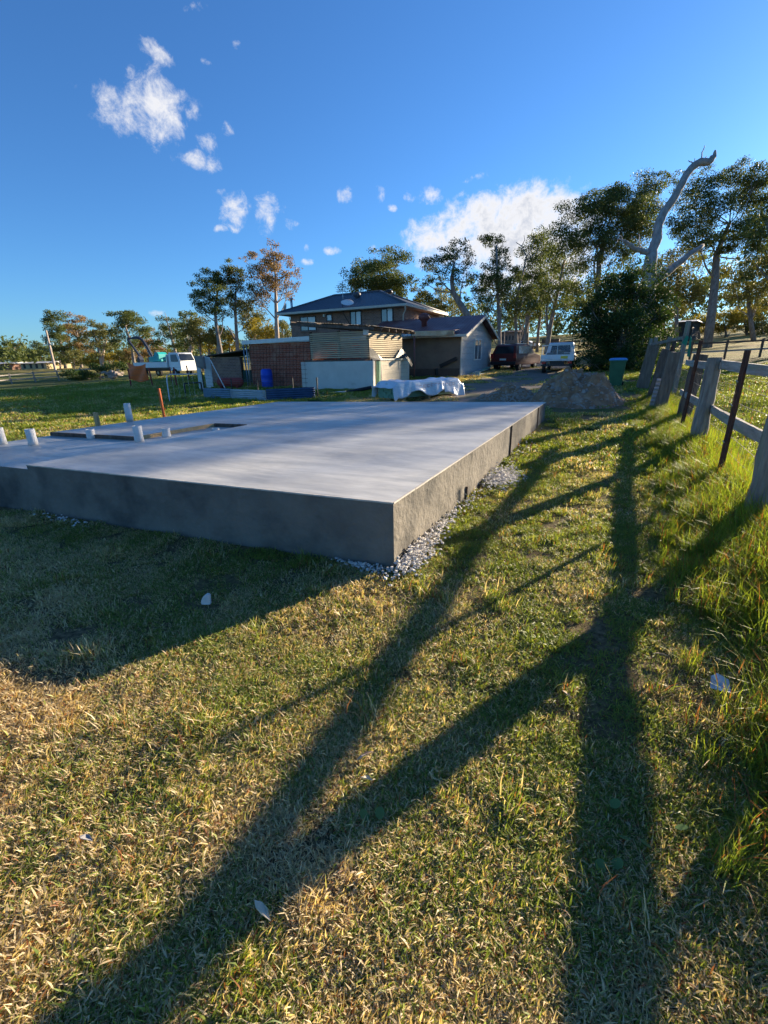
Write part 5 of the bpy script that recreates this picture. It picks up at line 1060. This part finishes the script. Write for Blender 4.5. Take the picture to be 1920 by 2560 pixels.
tree('brown tinged gum tree behind the digger boom', 100, [(372,905,3),(370,870,2.4),(366,840,1.5)], [(368,842,22,22),(385,862,22,18),(355,878,20,16),(392,885,20,14)], Br, M['bark'], group=GL, card=4.2)
tree('gum tree with bare top twigs behind the truck cab', 85, [(439,890,4),(436,868,3.4),(430,845,2.4),(424,815,1.4)], [(420,814,28,15),(432,832,26,18),(408,838,18,16),(440,858,22,18),(400,868,22,18)], A, M['bark_pale'], group=GL, card=4.4, bare=[[(424,820,1.2),(415,800,.8),(404,790,.5)],[(420,815,1),(418,796,.7),(412,782,.5)]])
for (x, y, rx, ry, lb, m_) in ((36,868,19,15,'small round gum on the far left skyline beside the brown farm house',Bm),(62,884,20,14,'dark low tree between the two far farm houses',Dk),(92,876,22,18,'olive tree behind the cream farm house',A),(5,880,22,18,'dark tree behind the brown farm house',A)):
    tree(lb, 150, [(x,915,2.4),(x+1,y,1.4)], [(x,y,rx,ry),(x-10,y+12,rx*.8,ry*.7),(x+11,y+12,rx*.8,ry*.7)], m_, M['bark'], group=GL, card=3.6)
for k, (x, y, rx, ry, m_) in enumerate(((185,895,26,18,Bm),(225,900,22,14,Yl),(150,900,18,14,A),(300,890,22,16,Bm),(275,896,18,16,Yl),(410,888,22,14,Bm),(332,888,18,14,Br))):
    tree(['olive understorey shrub under the forked gum', 'yellow green shrub beside the forked gum trunk', 'dark shrub behind the power pole foot', 'olive shrub under the spreading gum', 'yellow shrub right of the forked gum trunk', 'olive shrub above the truck cab', 'bronze shrub behind the digger'][k], 108, [(x,917,1.8),(x,y,1)], [(x,y,rx,ry),(x+8,y+6,rx*.7,ry*.7)], m_, M['bark'], name='shrub', group='understorey shrubs on the left skyline', card=3.8, cat='shrub')
# group left of the house
tree('dark leafy gum tree standing left of the pair by the brick shed', 60, [(551,880,6),(545,845,5),(541,805,4),(538,770,3),(545,720,2)], [(524,690,26,18),(508,724,32,17),(540,716,30,24),(500,752,22,20),(530,764,34,20),(562,745,26,22),(572,668,25,17),(590,676,18,14),(556,790,22,16)], A, M['bark'], group=GH, card=4.8)
tree('slim gum tree with a straight reddish trunk above the lean-to', 62, [(594,880,5),(592,840,4.4),(590,790,3.6),(588,730,2.4)], [(588,688,25,22),(604,712,22,18),(575,715,22,16),(606,745,26,22),(580,758,22,18),(612,780,20,20)], Bm, M['bark'], group=GH, card=4.8, bare=[[(588,850,2),(578,830,1.8),(568,815,1.2)]])
tree('tall bronze gum tree beside the house flue', 65, [(693,850,6),(692,800,5),(690,760,4.2),(688,720,3.2),(688,660,2)], [(686,628,16,18),(694,652,36,20),(648,645,28,15),(722,684,22,17),(740,708,16,17),(640,682,28,20),(690,690,34,22),(659,720,32,20),(716,732,22,20),(650,752,26,22),(606,648,12,8),(676,612,10,10)], Br, M['bark_pale'], group=GH, dens=.85, card=4.8)
for k, (x, y, rx, ry, m_, dd) in enumerate(((498,826,38,24,Bm,72),(474,802,24,22,A,74),(540,838,26,20,Bm,70),(634,808,30,26,Bm,74),(663,826,34,22,Yl,76),(706,830,24,22,Bm,72),(572,850,20,18,Yl,75),(470,850,26,20,A,76),(520,858,24,16,Yl,74))):
    tree(['broad olive tree behind the truck cab end', 'small dark gum left of the broad olive tree', 'olive tree under the dark leafy gum', 'olive tree between the slim gum and the bronze gum', 'yellowish tree behind the brick shed roof', 'olive tree against the end of the brick house', 'yellow tree behind the slim gum trunk', 'low dark tree behind the taupe cupboard', 'low yellow tree behind the lean-to'][k], dd, [(x+4,884,3),(x+2,y+10,2.4),(x,y-4,1.6)], [(x,y,rx,ry),(x-12,y+16,rx*.7,ry*.7),(x+14,y+14,rx*.7,ry*.7),(x+2,y-ry*.7,rx*.5,ry*.5)], m_, M['bark_pale'] if k % 2 else M['bark'], group=GH, card=4.6)
# behind the house
tree('broad rounded gum tree rising behind the grey house roof', 56, [(946,890,8),(946,800,7),(945,740,5),(944,690,3.5)], [(953,652,40,25),(905,672,33,27),(994,660,32,28),(941,692,54,32),(1000,718,32,28),(872,708,26,24),(965,725,46,24),(905,728,34,22),(1012,690,20,20)], A, M['bark'], group=GH, dens=1.25, card=5)
tree('small gum tree beside the right end of the house roof', 60, [(1052,880,3),(1050,800,2.6),(1048,750,1.6)], [(1045,738,24,16),(1060,752,20,16),(1030,752,16,14),(1095,770,24,16)], Bm, M['bark'], group=GH, card=4.8)
tree('gum tree leaning steeply over the garage ridge', 48, [(1186,880,9),(1178,810,8.5),(1168,788,8),(1150,758,7.5),(1134,732,6.5),(1128,700,4.5),(1136,655,3)], [(1088,668,36,20),(1062,700,22,15),(1146,616,25,20),(1148,655,36,22),(1110,640,24,16),(1160,694,28,20),(1095,700,24,12),(1130,690,24,14)], A, M['bark'], group=GH, dens=.8, card=5, bare=[[(1140,650,2),(1118,628,1.3),(1100,622,.8)]])
tree('thin pale gum tree behind the leaning one', 70, [(1105,880,3),(1106,800,2.4),(1104,745,1.6)], [(1104,735,22,18),(1116,760,26,18),(1140,775,22,14),(1086,775,20,14)], Bm, M['bark_pale'], group=GH, card=4.8, dens=.8)
tree('tall narrow gum tree with a tuft at its top behind the garage gable', 50, [(1248,892,5),(1248,820,4.6),(1246,740,4),(1243,670,3),(1240,615,1.8)], [(1236,598,30,14),(1250,620,18,14),(1248,646,28,24),(1228,676,30,22),(1258,684,22,20),(1243,722,38,26),(1206,712,26,24),(1270,742,24,24),(1215,752,28,20)], A, M['bark'], group=GH, dens=1.0, card=5)
tree('half bare gum tree with crooked twigs beside the large cloud', 55, [(1292,885,4),(1290,800,3.6),(1296,730,3),(1310,670,2.2)], [(1284,690,22,20),(1300,738,30,24),(1275,778,28,24),(1318,770,26,20)], A, M['bark'], group=GH, card=5, dens=.9, bare=[[(1310,670,2.2),(1316,640,1.6),(1304,615,1.1),(1290,606,.8)],[(1314,645,1.4),(1330,622,1),(1336,600,.7)],[(1318,650,1.2),(1342,630,.9),(1352,604,.6)],[(1304,615,.9),(1312,600,.7),(1310,588,.5)]])
# trunks over the drive and right hillside
tree('thick dark trunked gum beside the drive above the maroon car', 68, [(1312,884,7),(1316,840,6),(1320,790,5),(1324,740,4)], [(1322,712,36,30),(1300,748,26,24),(1345,740,28,24),(1330,780,28,18),(1300,800,22,16)], A, M['bark'], group=GR, card=5)
tree('slim gum between the thick trunk and the ute cab', 68, [(1342,884,4),(1346,830,3.6),(1352,780,3),(1352,700,2.4),(1350,650,2)], [(1349,628,42,30),(1372,660,36,28),(1338,668,30,24),(1362,700,36,26)], A, M['bark'], group=GR, card=5)
tree('forked gum tree straight behind the ute cab', 60, [(1367,880,6),(1374,820,5.4),(1384,770,4.4),(1398,720,3.4),(1412,650,2.4)], [(1412,600,52,32),(1424,650,52,32),(1393,742,44,28),(1449,700,44,30),(1440,752,40,28),(1390,690,36,26)], A, M['bark'], group=GR, card=5.4, bare=[[(1370,840,3.5),(1366,780,2.8),(1372,730,2),(1380,690,1.4)]])
tree('broad high canopied gum tree behind the dense bushes', 58, [(1508,890,9),(1500,800,8),(1492,710,7),(1500,640,5.5),(1520,580,4)], [(1447,520,38,22),(1505,498,52,22),(1494,546,50,26),(1562,502,60,28),(1625,466,44,22),(1644,444,28,12),(1591,536,60,32),(1543,596,52,34),(1485,600,44,28),(1460,575,30,20),(1530,650,44,30),(1600,600,44,34),(1540,466,14,7)], A, M['bark'], group=GR, dens=1.5, card=5.2)
tree('large open crowned gum tree in the sunny paddock behind the fence', 52, [(1768,868,11),(1778,780,10),(1786,700,9),(1794,640,7.5),(1806,600,5.5),(1820,560,4)], [(1766,464,38,28),(1842,428,36,22),(1898,440,36,26),(1860,474,50,28),(1786,520,44,30),(1898,522,44,34),(1738,548,42,30),(1860,576,50,30),(1748,604,42,26),(1915,612,40,36),(1694,560,34,28),(1815,610,36,24),(1698,454,24,20),(1720,500,30,22)], A, M['bark'], group=GR, dens=1.35, card=5.2)
tree('olive gum tree at the paddock edge right of the dead tree', 56, [(1690,880,5),(1690,800,4.5),(1694,720,3.5),(1700,660,2.4)], [(1706,664,44,32),(1672,722,42,34),(1730,728,40,32),(1690,770,34,26),(1660,660,34,30)], Bm, M['bark'], group=GR, card=5.4)
tree('dense leafy gum at the far right of the paddock', 60, [(1880,874,6),(1876,800,5),(1872,720,4)], [(1862,676,50,34),(1915,700,44,38),(1840,728,38,28),(1890,748,40,28),(1950,640,50,60)], Bm, M['bark'], group=GR, card=5.4)
for k, (x, y, rx, ry, m_) in enumerate(((1862,790,40,24,Yl),(1812,806,30,22,Yl),(1905,815,34,24,Bm),(1745,806,30,20,Yl),(1660,800,30,26,Bm))):
    tree(['golden shrubby tree catching the sun in the paddock', 'golden shrub left of the larger golden tree', 'olive shrub at the far right under the gums', 'yellow shrub in front of the dark farm shed', 'olive shrub between the dead tree and the farm shed'][k], 75, [(x,866,3),(x,y+4,2)], [(x,y,rx,ry),(x-16,y+14,rx*.7,ry*.6),(x+16,y+12,rx*.7,ry*.6)], m_, M['bark'], name='shrub', group='shrubs under the hillside gums', card=5, cat='shrub')
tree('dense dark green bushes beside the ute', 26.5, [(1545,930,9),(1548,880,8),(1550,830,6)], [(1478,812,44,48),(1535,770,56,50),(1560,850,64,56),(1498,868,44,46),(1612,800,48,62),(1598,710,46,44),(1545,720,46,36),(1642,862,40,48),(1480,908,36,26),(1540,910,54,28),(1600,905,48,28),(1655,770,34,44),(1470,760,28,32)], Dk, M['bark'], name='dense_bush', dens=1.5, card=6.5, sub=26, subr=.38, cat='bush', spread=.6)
# scattered brush heap on the left
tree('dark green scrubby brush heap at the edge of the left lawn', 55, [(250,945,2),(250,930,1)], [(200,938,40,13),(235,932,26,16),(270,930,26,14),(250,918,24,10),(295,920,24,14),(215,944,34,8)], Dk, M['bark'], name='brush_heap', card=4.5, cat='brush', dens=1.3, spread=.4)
V = []; pts = []; sz = []
for _ in range(40): q_ = P(282+rng.normal(0, 12), 934+rng.normal(0, 4), 54+rng.normal(0, .6)); q_[2] = max(q_[2], tz(q_[0], q_[1])); pts.append(q_); sz.append(rng.uniform(.25, .7))
o = np_mesh('rubble_heap', stones('', '', '', pts, sz, None), 4, M['rubble'], origin=tuple(pts[0])); tag(o, 'pale heap of broken rubble beside the brush heap', 'rubble', kind='stuff')
# dead tree
dtr = thing('dead_tree', 'bare dead grey tree with one long curving limb above the bushes', 'tree', tuple(ground_pt(1617, 905)))
def limbt(name, pts, dep, n=10, dd=0.0):
    q_ = [P(x, y, dep+dd*i) for i, (x, y, r_) in enumerate(pts)]; ppm = F/dep
    if name == 'trunk': q_[0][2] = tz(q_[0][0], q_[0][1])-.2
    mb = MB(); fine = []; rf2 = []
    for i in range(len(q_)-1):
        for k in range(3): u = k/3; fine.append(q_[i]*(1-u)+q_[i+1]*u+rng.normal(0, .02, 3)); rf2.append((pts[i][2]*(1-u)+pts[i+1][2]*u)/ppm*rng.uniform(.93, 1.07))
    fine.append(q_[-1]); rf2.append(pts[-1][2]/ppm); mb.tube(fine, rf2, n); mb.build(name, M['bark_dead'], dtr, smooth=True)
DD = 31.0
limbt('trunk', [(1616,905,22),(1617,800,20),(1620,714,18),(1624,665,15),(1631,628,12.5),(1643,598,11),(1645,564,10.5),(1659,530,10),(1688,490,9),(1710,449,8.5),(1728,420,8.5),(1750,406,8.5),(1772,404,8),(1786,392,6),(1788,376,2)], DD)
limbt('limb', [(1624,716,11),(1655,690,10),(1692,661,8.5),(1728,633,6.5),(1758,613,4)], DD, 8, .25)
limbt('limb', [(1630,632,8),(1606,628,6.5),(1588,622,5.5),(1572,610,4.5),(1557,601,3)], DD, 8, -.15)
for tw in ([(1756,400,1.6),(1756,380,1.3),(1762,364,.8)], [(1735,410,1.6),(1726,404,1.2),(1720,402,.8)], [(1738,406,1.3),(1737,396,.8)], [(1762,400,1.3),(1766,390,.8)], [(1655,528,2),(1643,508,1.4),(1636,498,.8)], [(1600,626,1.8),(1598,600,1.2),(1597,585,.8)], [(1560,602,2),(1546,598,1.3),(1538,612,.9)], [(1556,601,1.6),(1552,590,1),(1545,586,.7)]): limbt('twig', tw, DD, 5)
# trees off to the right of the picture that shade the far end of the slab
for (x, y, h, lb) in ((13.5, 47, 13, 'tall gum tree out in the paddock toward the sun'), (20, 62, 16, 'larger gum tree further out in the paddock toward the sun'), (9, 36, 8.5, 'smaller gum tree in the paddock near the yard fence'), (17.8, 52.5, 13.2, 'straggling gum tree out in the paddock between two larger ones')):
    z0 = tz(x, y); rs = np.random.default_rng(int(x*7)); t_ = thing('gum_tree', lb, 'tree', (x, y, z0), GR); mb = MB()
    tpz = [np.array((x+.3*math.sin(i*1.3), y, z0-.2+h*.62*i/5)) for i in range(6)]; mb.tube(tpz, [.32-.035*i for i in range(6)], 8); cc = []
    for k in range(16):
        a = rs.uniform(0, 2*PI); r_ = h*.3*rs.uniform(.2, 1); c = np.array((x+r_*math.cos(a), y+r_*math.sin(a), z0+h*rs.uniform(.55, 1))); cc.append(c); b1 = tpz[rs.integers(2, 6)]; mb.tube([b1, (b1+c)/2+np.array((0, 0, -.3)), c], [.12, .07, .03], 5, False)
    mb.build('trunk', M['bark'], t_, smooth=True); sub_ = np.concatenate([c+rs.normal(0, h*.06, (7, 3)) for c in cc]); V = leaf_cards(sub_, np.full((len(sub_), 3), h*.05), np.full(len(sub_), 38), .26, rs); np_mesh('crown', V, 4, A, t_)
# wooded skyline far beyond everything
rs = np.random.default_rng(77); cs = []; Rr = []
mbw = MB()
for azd in np.arange(-75, 32, .4):
    rgt = azd > -27; dd = rs.uniform(165, 235) if rgt else rs.uniform(150, 260); a = math.radians(azd); x, y = dd*math.sin(a), dd*math.cos(a); z0 = tz(x, y); hh = rs.uniform(12, 24) if rgt else rs.uniform(4, 9)
    if rgt: mbw.tube([(x, y, z0-.5), (x+rs.normal(0, .8), y, z0+hh*.8)], [.3, .12], 5)
    for k in range(12 if rgt else 7): cs.append((x+rs.normal(0, 2.6), y+rs.normal(0, 2.6), z0+hh*rs.uniform(.05, 1))); Rr.append(rs.uniform(1.2, 2.6)*np.array((1, 1, .8)))
cs = np.array(cs); Rr = np.array(Rr); V = leaf_cards(cs, Rr, np.full(len(cs), 28), 1.2, rs)
o = np_mesh('distant_woodland', V, 4, M['leaf_a'], origin=(0, 250, 0)); tag(o, 'distant line of bushland along the skyline', 'woodland', kind='stuff')

# ------------------------------------------------------------------ grass (instances of small tufts on a cloud of points)
tuft_col = bpy.data.collections.new('tufts')
def blades(n, spread, lmin, lmax, wmin, wmax, lean, seed, disc=False):
    rs = np.random.default_rng(seed)
    base = np.stack([rs.normal(0, spread, n), rs.normal(0, spread, n), np.full(n, -.008)], 1)
    if disc:
        q = rs.uniform(0, 2*PI, n); rr_ = spread*np.sqrt(rs.uniform(0, 1, n)); base[:, 0] = rr_*np.cos(q); base[:, 1] = rr_*np.sin(q)
    a = rs.uniform(0, 2*PI, n); ln = rs.uniform(lmin, lmax, n); w_ = rs.uniform(wmin, wmax, n); lean_ = np.clip(rs.normal(lean, .35, n), .05, 1.45)
    dirh = np.stack([np.cos(a), np.sin(a), np.zeros(n)], 1); side = np.stack([-np.sin(a), np.cos(a), np.zeros(n)], 1)
    tw = rs.uniform(-.6, .6, n)[:, None]; side = side*np.cos(tw)+np.array([0, 0, 1.])*np.sin(tw)
    th = lean_[:, None]; bend = rs.uniform(.1, .9, n)[:, None]
    p1 = base+(dirh*np.sin(th*.7)+np.array([0, 0, 1.])*np.cos(th*.7))*ln[:, None]*.55
    t2 = th*.7+bend; p2 = p1+(dirh*np.sin(t2)+np.array([0, 0, 1.])*np.cos(t2))*ln[:, None]*.45
    p2[:, 2] = np.maximum(p2[:, 2], .004); hw = (w_/2)[:, None]
    V = np.stack([base-side*hw*.8, base+side*hw*.8, p1+side*hw, p2, p1-side*hw], 1)
    return V
def tuft(name, V, material):
    n, k, _ = V.shape; me = bpy.data.meshes.new(name); me.vertices.add(n*k); me.vertices.foreach_set('co', V.astype(np.float32).ravel())
    idx = []; st = []; 
    loops = (np.arange(n)[:, None]*5+np.array([0, 1, 2, 4, 4, 2, 3])[None]).ravel()
    starts = (np.arange(n)[:, None]*7+np.array([0, 4])[None]).ravel()
    me.loops.add(len(loops)); me.loops.foreach_set('vertex_index', loops.astype(np.int32)); me.polygons.add(2*n); me.polygons.foreach_set('loop_start', starts.astype(np.int32))
    me.update(calc_edges=True); me.materials.append(material)
    o = bpy.data.objects.new(name, me); tuft_col.objects.link(o); return o
def grass_mat(name, g0, g1, d0, d1, trans):
    """green or straw blades: the mix follows the patch's own dryness, fine noise and chance per blade"""
    m, t, b = new_mat(name); g = N(t, 'ShaderNodeNewGeometry')
    at = N(t, 'ShaderNodeAttribute', attribute_type='INSTANCER', attribute_name='green')
    n1 = N(t, 'ShaderNodeTexNoise'); n1.inputs['Scale'].default_value = 3.0; n1.inputs['Detail'].default_value = 4; L(t, g.outputs['Position'], n1.inputs['Vector'])
    rnd = g.outputs['Random Per Island']; rnd2 = math_node(t, 'FRACT', math_node(t, 'MULTIPLY', rnd, 17.31)); rnd3 = math_node(t, 'FRACT', math_node(t, 'MULTIPLY', rnd, 71.7))
    f = math_node(t, 'ADD', at.outputs['Fac'], math_node(t, 'ADD', math_node(t, 'MULTIPLY_ADD', rnd, 0.95, -0.475), math_node(t, 'MULTIPLY_ADD', n1.outputs['Fac'], 1.0, -0.5)))
    mk = N(t, 'ShaderNodeMapRange', interpolation_type='SMOOTHSTEP'); L(t, f, mk.inputs[0]); mk.inputs[1].default_value = 0.42; mk.inputs[2].default_value = 0.62
    def cm(f, a, c):
        x = N(t, 'ShaderNodeMix', data_type='RGBA'); L(t, f, x.inputs[0]) if not isinstance(f, float) else None
        for i, v in ((6, a), (7, c)):
            if isinstance(v, tuple): x.inputs[i].default_value = (*v, 1)
            else: L(t, v, x.inputs[i])
        return x.outputs[2]
    colr = cm(mk.outputs[0], cm(rnd2, d0, d1), cm(rnd2, g0, g1))
    red = N(t, 'ShaderNodeMapRange'); L(t, rnd3, red.inputs[0]); red.inputs[1].default_value = 0.93; red.inputs[2].default_value = 0.95
    colr = cm(red.outputs[0], colr, (0.30, 0.12, 0.05))
    L(t, colr, b.inputs['Base Color']); b.inputs['Roughness'].default_value = 0.5; b.inputs['Specular IOR Level'].default_value = 0.4
    mm = N(t, 'ShaderNodeMix', data_type='RGBA', blend_type='MULTIPLY'); mm.inputs[0].default_value = 1; L(t, colr, mm.inputs[6]); mm.inputs[7].default_value = (1.5, 1.35, 0.55, 1)
    tr = N(t, 'ShaderNodeBsdfTranslucent'); L(t, mm.outputs[2], tr.inputs[0])
    ms = N(t, 'ShaderNodeMixShader'); ms.inputs[0].default_value = trans; L(t, b.outputs[0], ms.inputs[1]); L(t, tr.outputs[0], ms.inputs[2]); L(t, ms.outputs[0], t.nodes['Material Output'].inputs[0])
    return m
M['grass'] = grass_mat('grass_blades', (0.10,0.17,0.025), (0.30,0.36,0.065), (0.42,0.325,0.18), (0.82,0.69,0.46), 0.45)
M['grass_long'] = grass_mat('long_grass_blades', (0.09,0.17,0.02), (0.26,0.34,0.045), (0.34,0.29,0.11), (0.55,0.46,0.22), 0.55)
for i in range(4): tuft('g%02d' % i, blades(430, .13, .016, .048, .0024, .0052, 1.05, 10+i, disc=True), M['grass'])        # 0-3 mown lawn patch
for i in range(2): tuft('g%02d' % (4+i), blades(60, .04, .05, .12, .003, .0058, .6, 50+i), M['grass'])                   # 4-5 taller tuft in the lawn
for i in range(3): tuft('g%02d' % (6+i), blades(60, .06, .16, .42, .0035, .007, .55, 70+i), M['grass_long'])             # 6-8 long fence-line grass
for i in range(3): tuft('g%02d' % (9+i), blades(260, .38, .05, .12, .010, .022, .85, 90+i, disc=True), M['grass'])        # 9-11 coarse far patch
def in_slab(x, y): return (x < -1.28) & (x > -8.05) & (y > 2.84-(-1.32-x)*.063-.02) & (y < 11.2+(x+1.3)*.21)
BLOCK = [(-17.4,19.3,-13.2,25),(-13.4,18.1,-9.2,24),(-13,26.3,-7.7,34.2),(-22.5,29.8,-12.8,38)]
def scatter(n, x0, x1, y0, y1, dens_fn):
    x = rng.uniform(x0, x1, n); y = rng.uniform(y0, y1, n)
    d = np.stack([x, y, np.full(n, -EYE)], 1); dep = d@CF; u = (d@CR)/np.maximum(dep, .05)*F; v = -(d@CU)/np.maximum(dep, .05)*F
    vis = (dep > .2) & (np.abs(u) < 1250) & (v < 1750)
    ok = vis & ~in_slab(x, y)
    for (a, b_, c, e) in BLOCK: ok &= ~((x > a) & (x < c) & (y > b_) & (y < e))
    r_ = np.hypot(x, y); ok &= rng.uniform(0, 1, n) < dens_fn(x, y, r_)
    return x[ok], y[ok], r_[ok]
def greenness(x, y):
    g_ = vnoise(x, y, .8, 1)*.70+vnoise(x, y, .26, 2)*.45+vnoise(x, y, 3.0, 4)*.35-.17
    g_ = g_ + .22*np.clip((x-.55)/.7, 0, 1) + .2*np.clip((y-1.6)/2.0, -1, 1)*np.clip((x+1.6)/1.2, 0, 1) - .05
    g_ = g_ + .25*np.exp(-((x+1.1)/.25)**2)*(y > 2.8) + .42*(x < -8.2)
    g_ = g_-.03-.14*np.clip((1.8-y)/1.2, 0, 1)+.20*np.clip((y-1.9)/.8, 0, 1)*(x > -1.7)+.14*np.clip((x-.1)/.6, 0, 1)
    return g_ + .22*np.clip((y-2.0)/.8, 0, 1)*(x < -1.6)*(y < 2.9)
PX = []; PI_ = []; PS = []
# near lawn
x, y, r_ = scatter(7600, -7.5, 3.8, .0, 8.5, lambda x, y, r: np.clip(1.2-r/11, .3, 1))
PX.append((x, y)); PI_.append(rng.integers(0, 4, len(x))); PS.append(rng.uniform(.8, 1.15, len(x))*(.72+.55*vnoise(x, y, .35, 41))*(1+.05*np.maximum(r_-2.5, 0)))
x, y, r_ = scatter(2600, -7, 3.6, .0, 9, lambda x, y, r: np.where(vnoise(x, y, .25, 6) > .68, 1, .08))
PX.append((x, y)); PI_.append(rng.integers(4, 6, len(x))); PS.append(rng.uniform(.6, 1.1, len(x)))
x, y, r_ = scatter(1500, -2.2, 1.6, .0, 1.7, lambda x, y, r: np.ones_like(x))
PX.append((x, y)); PI_.append(rng.integers(0, 4, len(x))); PS.append(rng.uniform(.8, 1.05, len(x)))
# middle distance
x, y, r_ = scatter(26000, -34, 14, 3.0, 36, lambda x, y, r: np.where(r > 6.5, np.clip(9/r, 0, 1)**1.2, 0)*np.where((np.abs(x+4.3) < 1.8) & (y > 13.5), .08, 1)*np.where((x > -4.6) & (x < 1.0) & (y > 12.4) & (y < 17.6), .15, 1))
PX.append((x, y)); PI_.append(rng.integers(9, 12, len(x))); PS.append(rng.uniform(.7, 1.0, len(x))*np.clip(.6+r_*.03, .7, 1.5))
def point_cloud(name, label, xs, ys, ids, scl, gbias=0.0):
    n = len(xs); zs = terrain(xs, ys)+(vnoise(xs, ys, .6, 3)-.5)*.03*np.clip(np.hypot(xs, ys), 0, 5)/5
    me = bpy.data.meshes.new(name); me.vertices.add(n); me.vertices.foreach_set('co', np.stack([xs, ys, zs], 1).astype(np.float32).ravel())
    a = me.attributes.new('tuft_id', 'INT', 'POINT'); a.data.foreach_set('value', ids.astype(np.int32))
    a = me.attributes.new('tuft_scale', 'FLOAT', 'POINT'); a.data.foreach_set('value', scl.astype(np.float32))
    a = me.attributes.new('green', 'FLOAT', 'POINT'); a.data.foreach_set('value', np.clip(greenness(xs, ys)+gbias, -1, 2).astype(np.float32))
    rot = np.stack([rng.normal(0, .08, n), rng.normal(0, .08, n), rng.uniform(0, 2*PI, n)], 1)
    a = me.attributes.new('tuft_rot', 'FLOAT_VECTOR', 'POINT'); a.data.foreach_set('vector', rot.astype(np.float32).ravel())
    o = bpy.data.objects.new(name, me); COL.objects.link(o); tag(o, label, 'grass', kind='stuff')
    ng = bpy.data.node_groups.new(name, 'GeometryNodeTree'); ng.interface.new_socket('Geometry', in_out='INPUT', socket_type='NodeSocketGeometry'); ng.interface.new_socket('Geometry', in_out='OUTPUT', socket_type='NodeSocketGeometry')
    gi = ng.nodes.new('NodeGroupInput'); go = ng.nodes.new('NodeGroupOutput'); ip = ng.nodes.new('GeometryNodeInstanceOnPoints')
    ci = ng.nodes.new('GeometryNodeCollectionInfo'); ci.inputs[0].default_value = tuft_col; ci.inputs[1].default_value = True; ci.inputs[2].default_value = True
    def na(nm, ty):
        q = ng.nodes.new('GeometryNodeInputNamedAttribute'); q.data_type = ty; q.inputs[0].default_value = nm; return q.outputs[0]
    er = ng.nodes.new('FunctionNodeEulerToRotation'); ng.links.new(na('tuft_rot', 'FLOAT_VECTOR'), er.inputs[0])
    ng.links.new(gi.outputs[0], ip.inputs['Points']); ng.links.new(ci.outputs[0], ip.inputs['Instance']); ip.inputs['Pick Instance'].default_value = True
    ng.links.new(na('tuft_id', 'INT'), ip.inputs['Instance Index']); ng.links.new(er.outputs[0], ip.inputs['Rotation']); ng.links.new(na('tuft_scale', 'FLOAT'), ip.inputs['Scale'])
    ng.links.new(ip.outputs[0], go.inputs[0]); md = o.modifiers.new('scatter', 'NODES'); md.node_group = ng
    return o
point_cloud('lawn_grass', 'short patchy lawn of green and straw-coloured grass around the slab', np.concatenate([p[0] for p in PX]), np.concatenate([p[1] for p in PX]), np.concatenate(PI_), np.concatenate(PS))
# long grass along the fence
x, y, r_ = scatter(26000, .5, 3.2, 1.2, 16, lambda x, y, r: np.exp(-((x-1.30)/np.where(y < 5.5, .5, .38))**2)*(.3+.7*(vnoise(x, y, .8, 21) > .36))*np.clip(1.2-r*.03, 0, 1)*.8)
point_cloud('long_grass', 'long bright green grass growing along the old fence', x, y, 6+rng.integers(0, 3, len(x)), rng.uniform(.45, 1.1, len(x))*np.clip(1.1-np.abs(x-1.36)*.7, .4, 1.1)*np.where(y > 9, .8, 1), gbias=.25)
print('grass points', sum(len(p[0]) for p in PX), len(x))
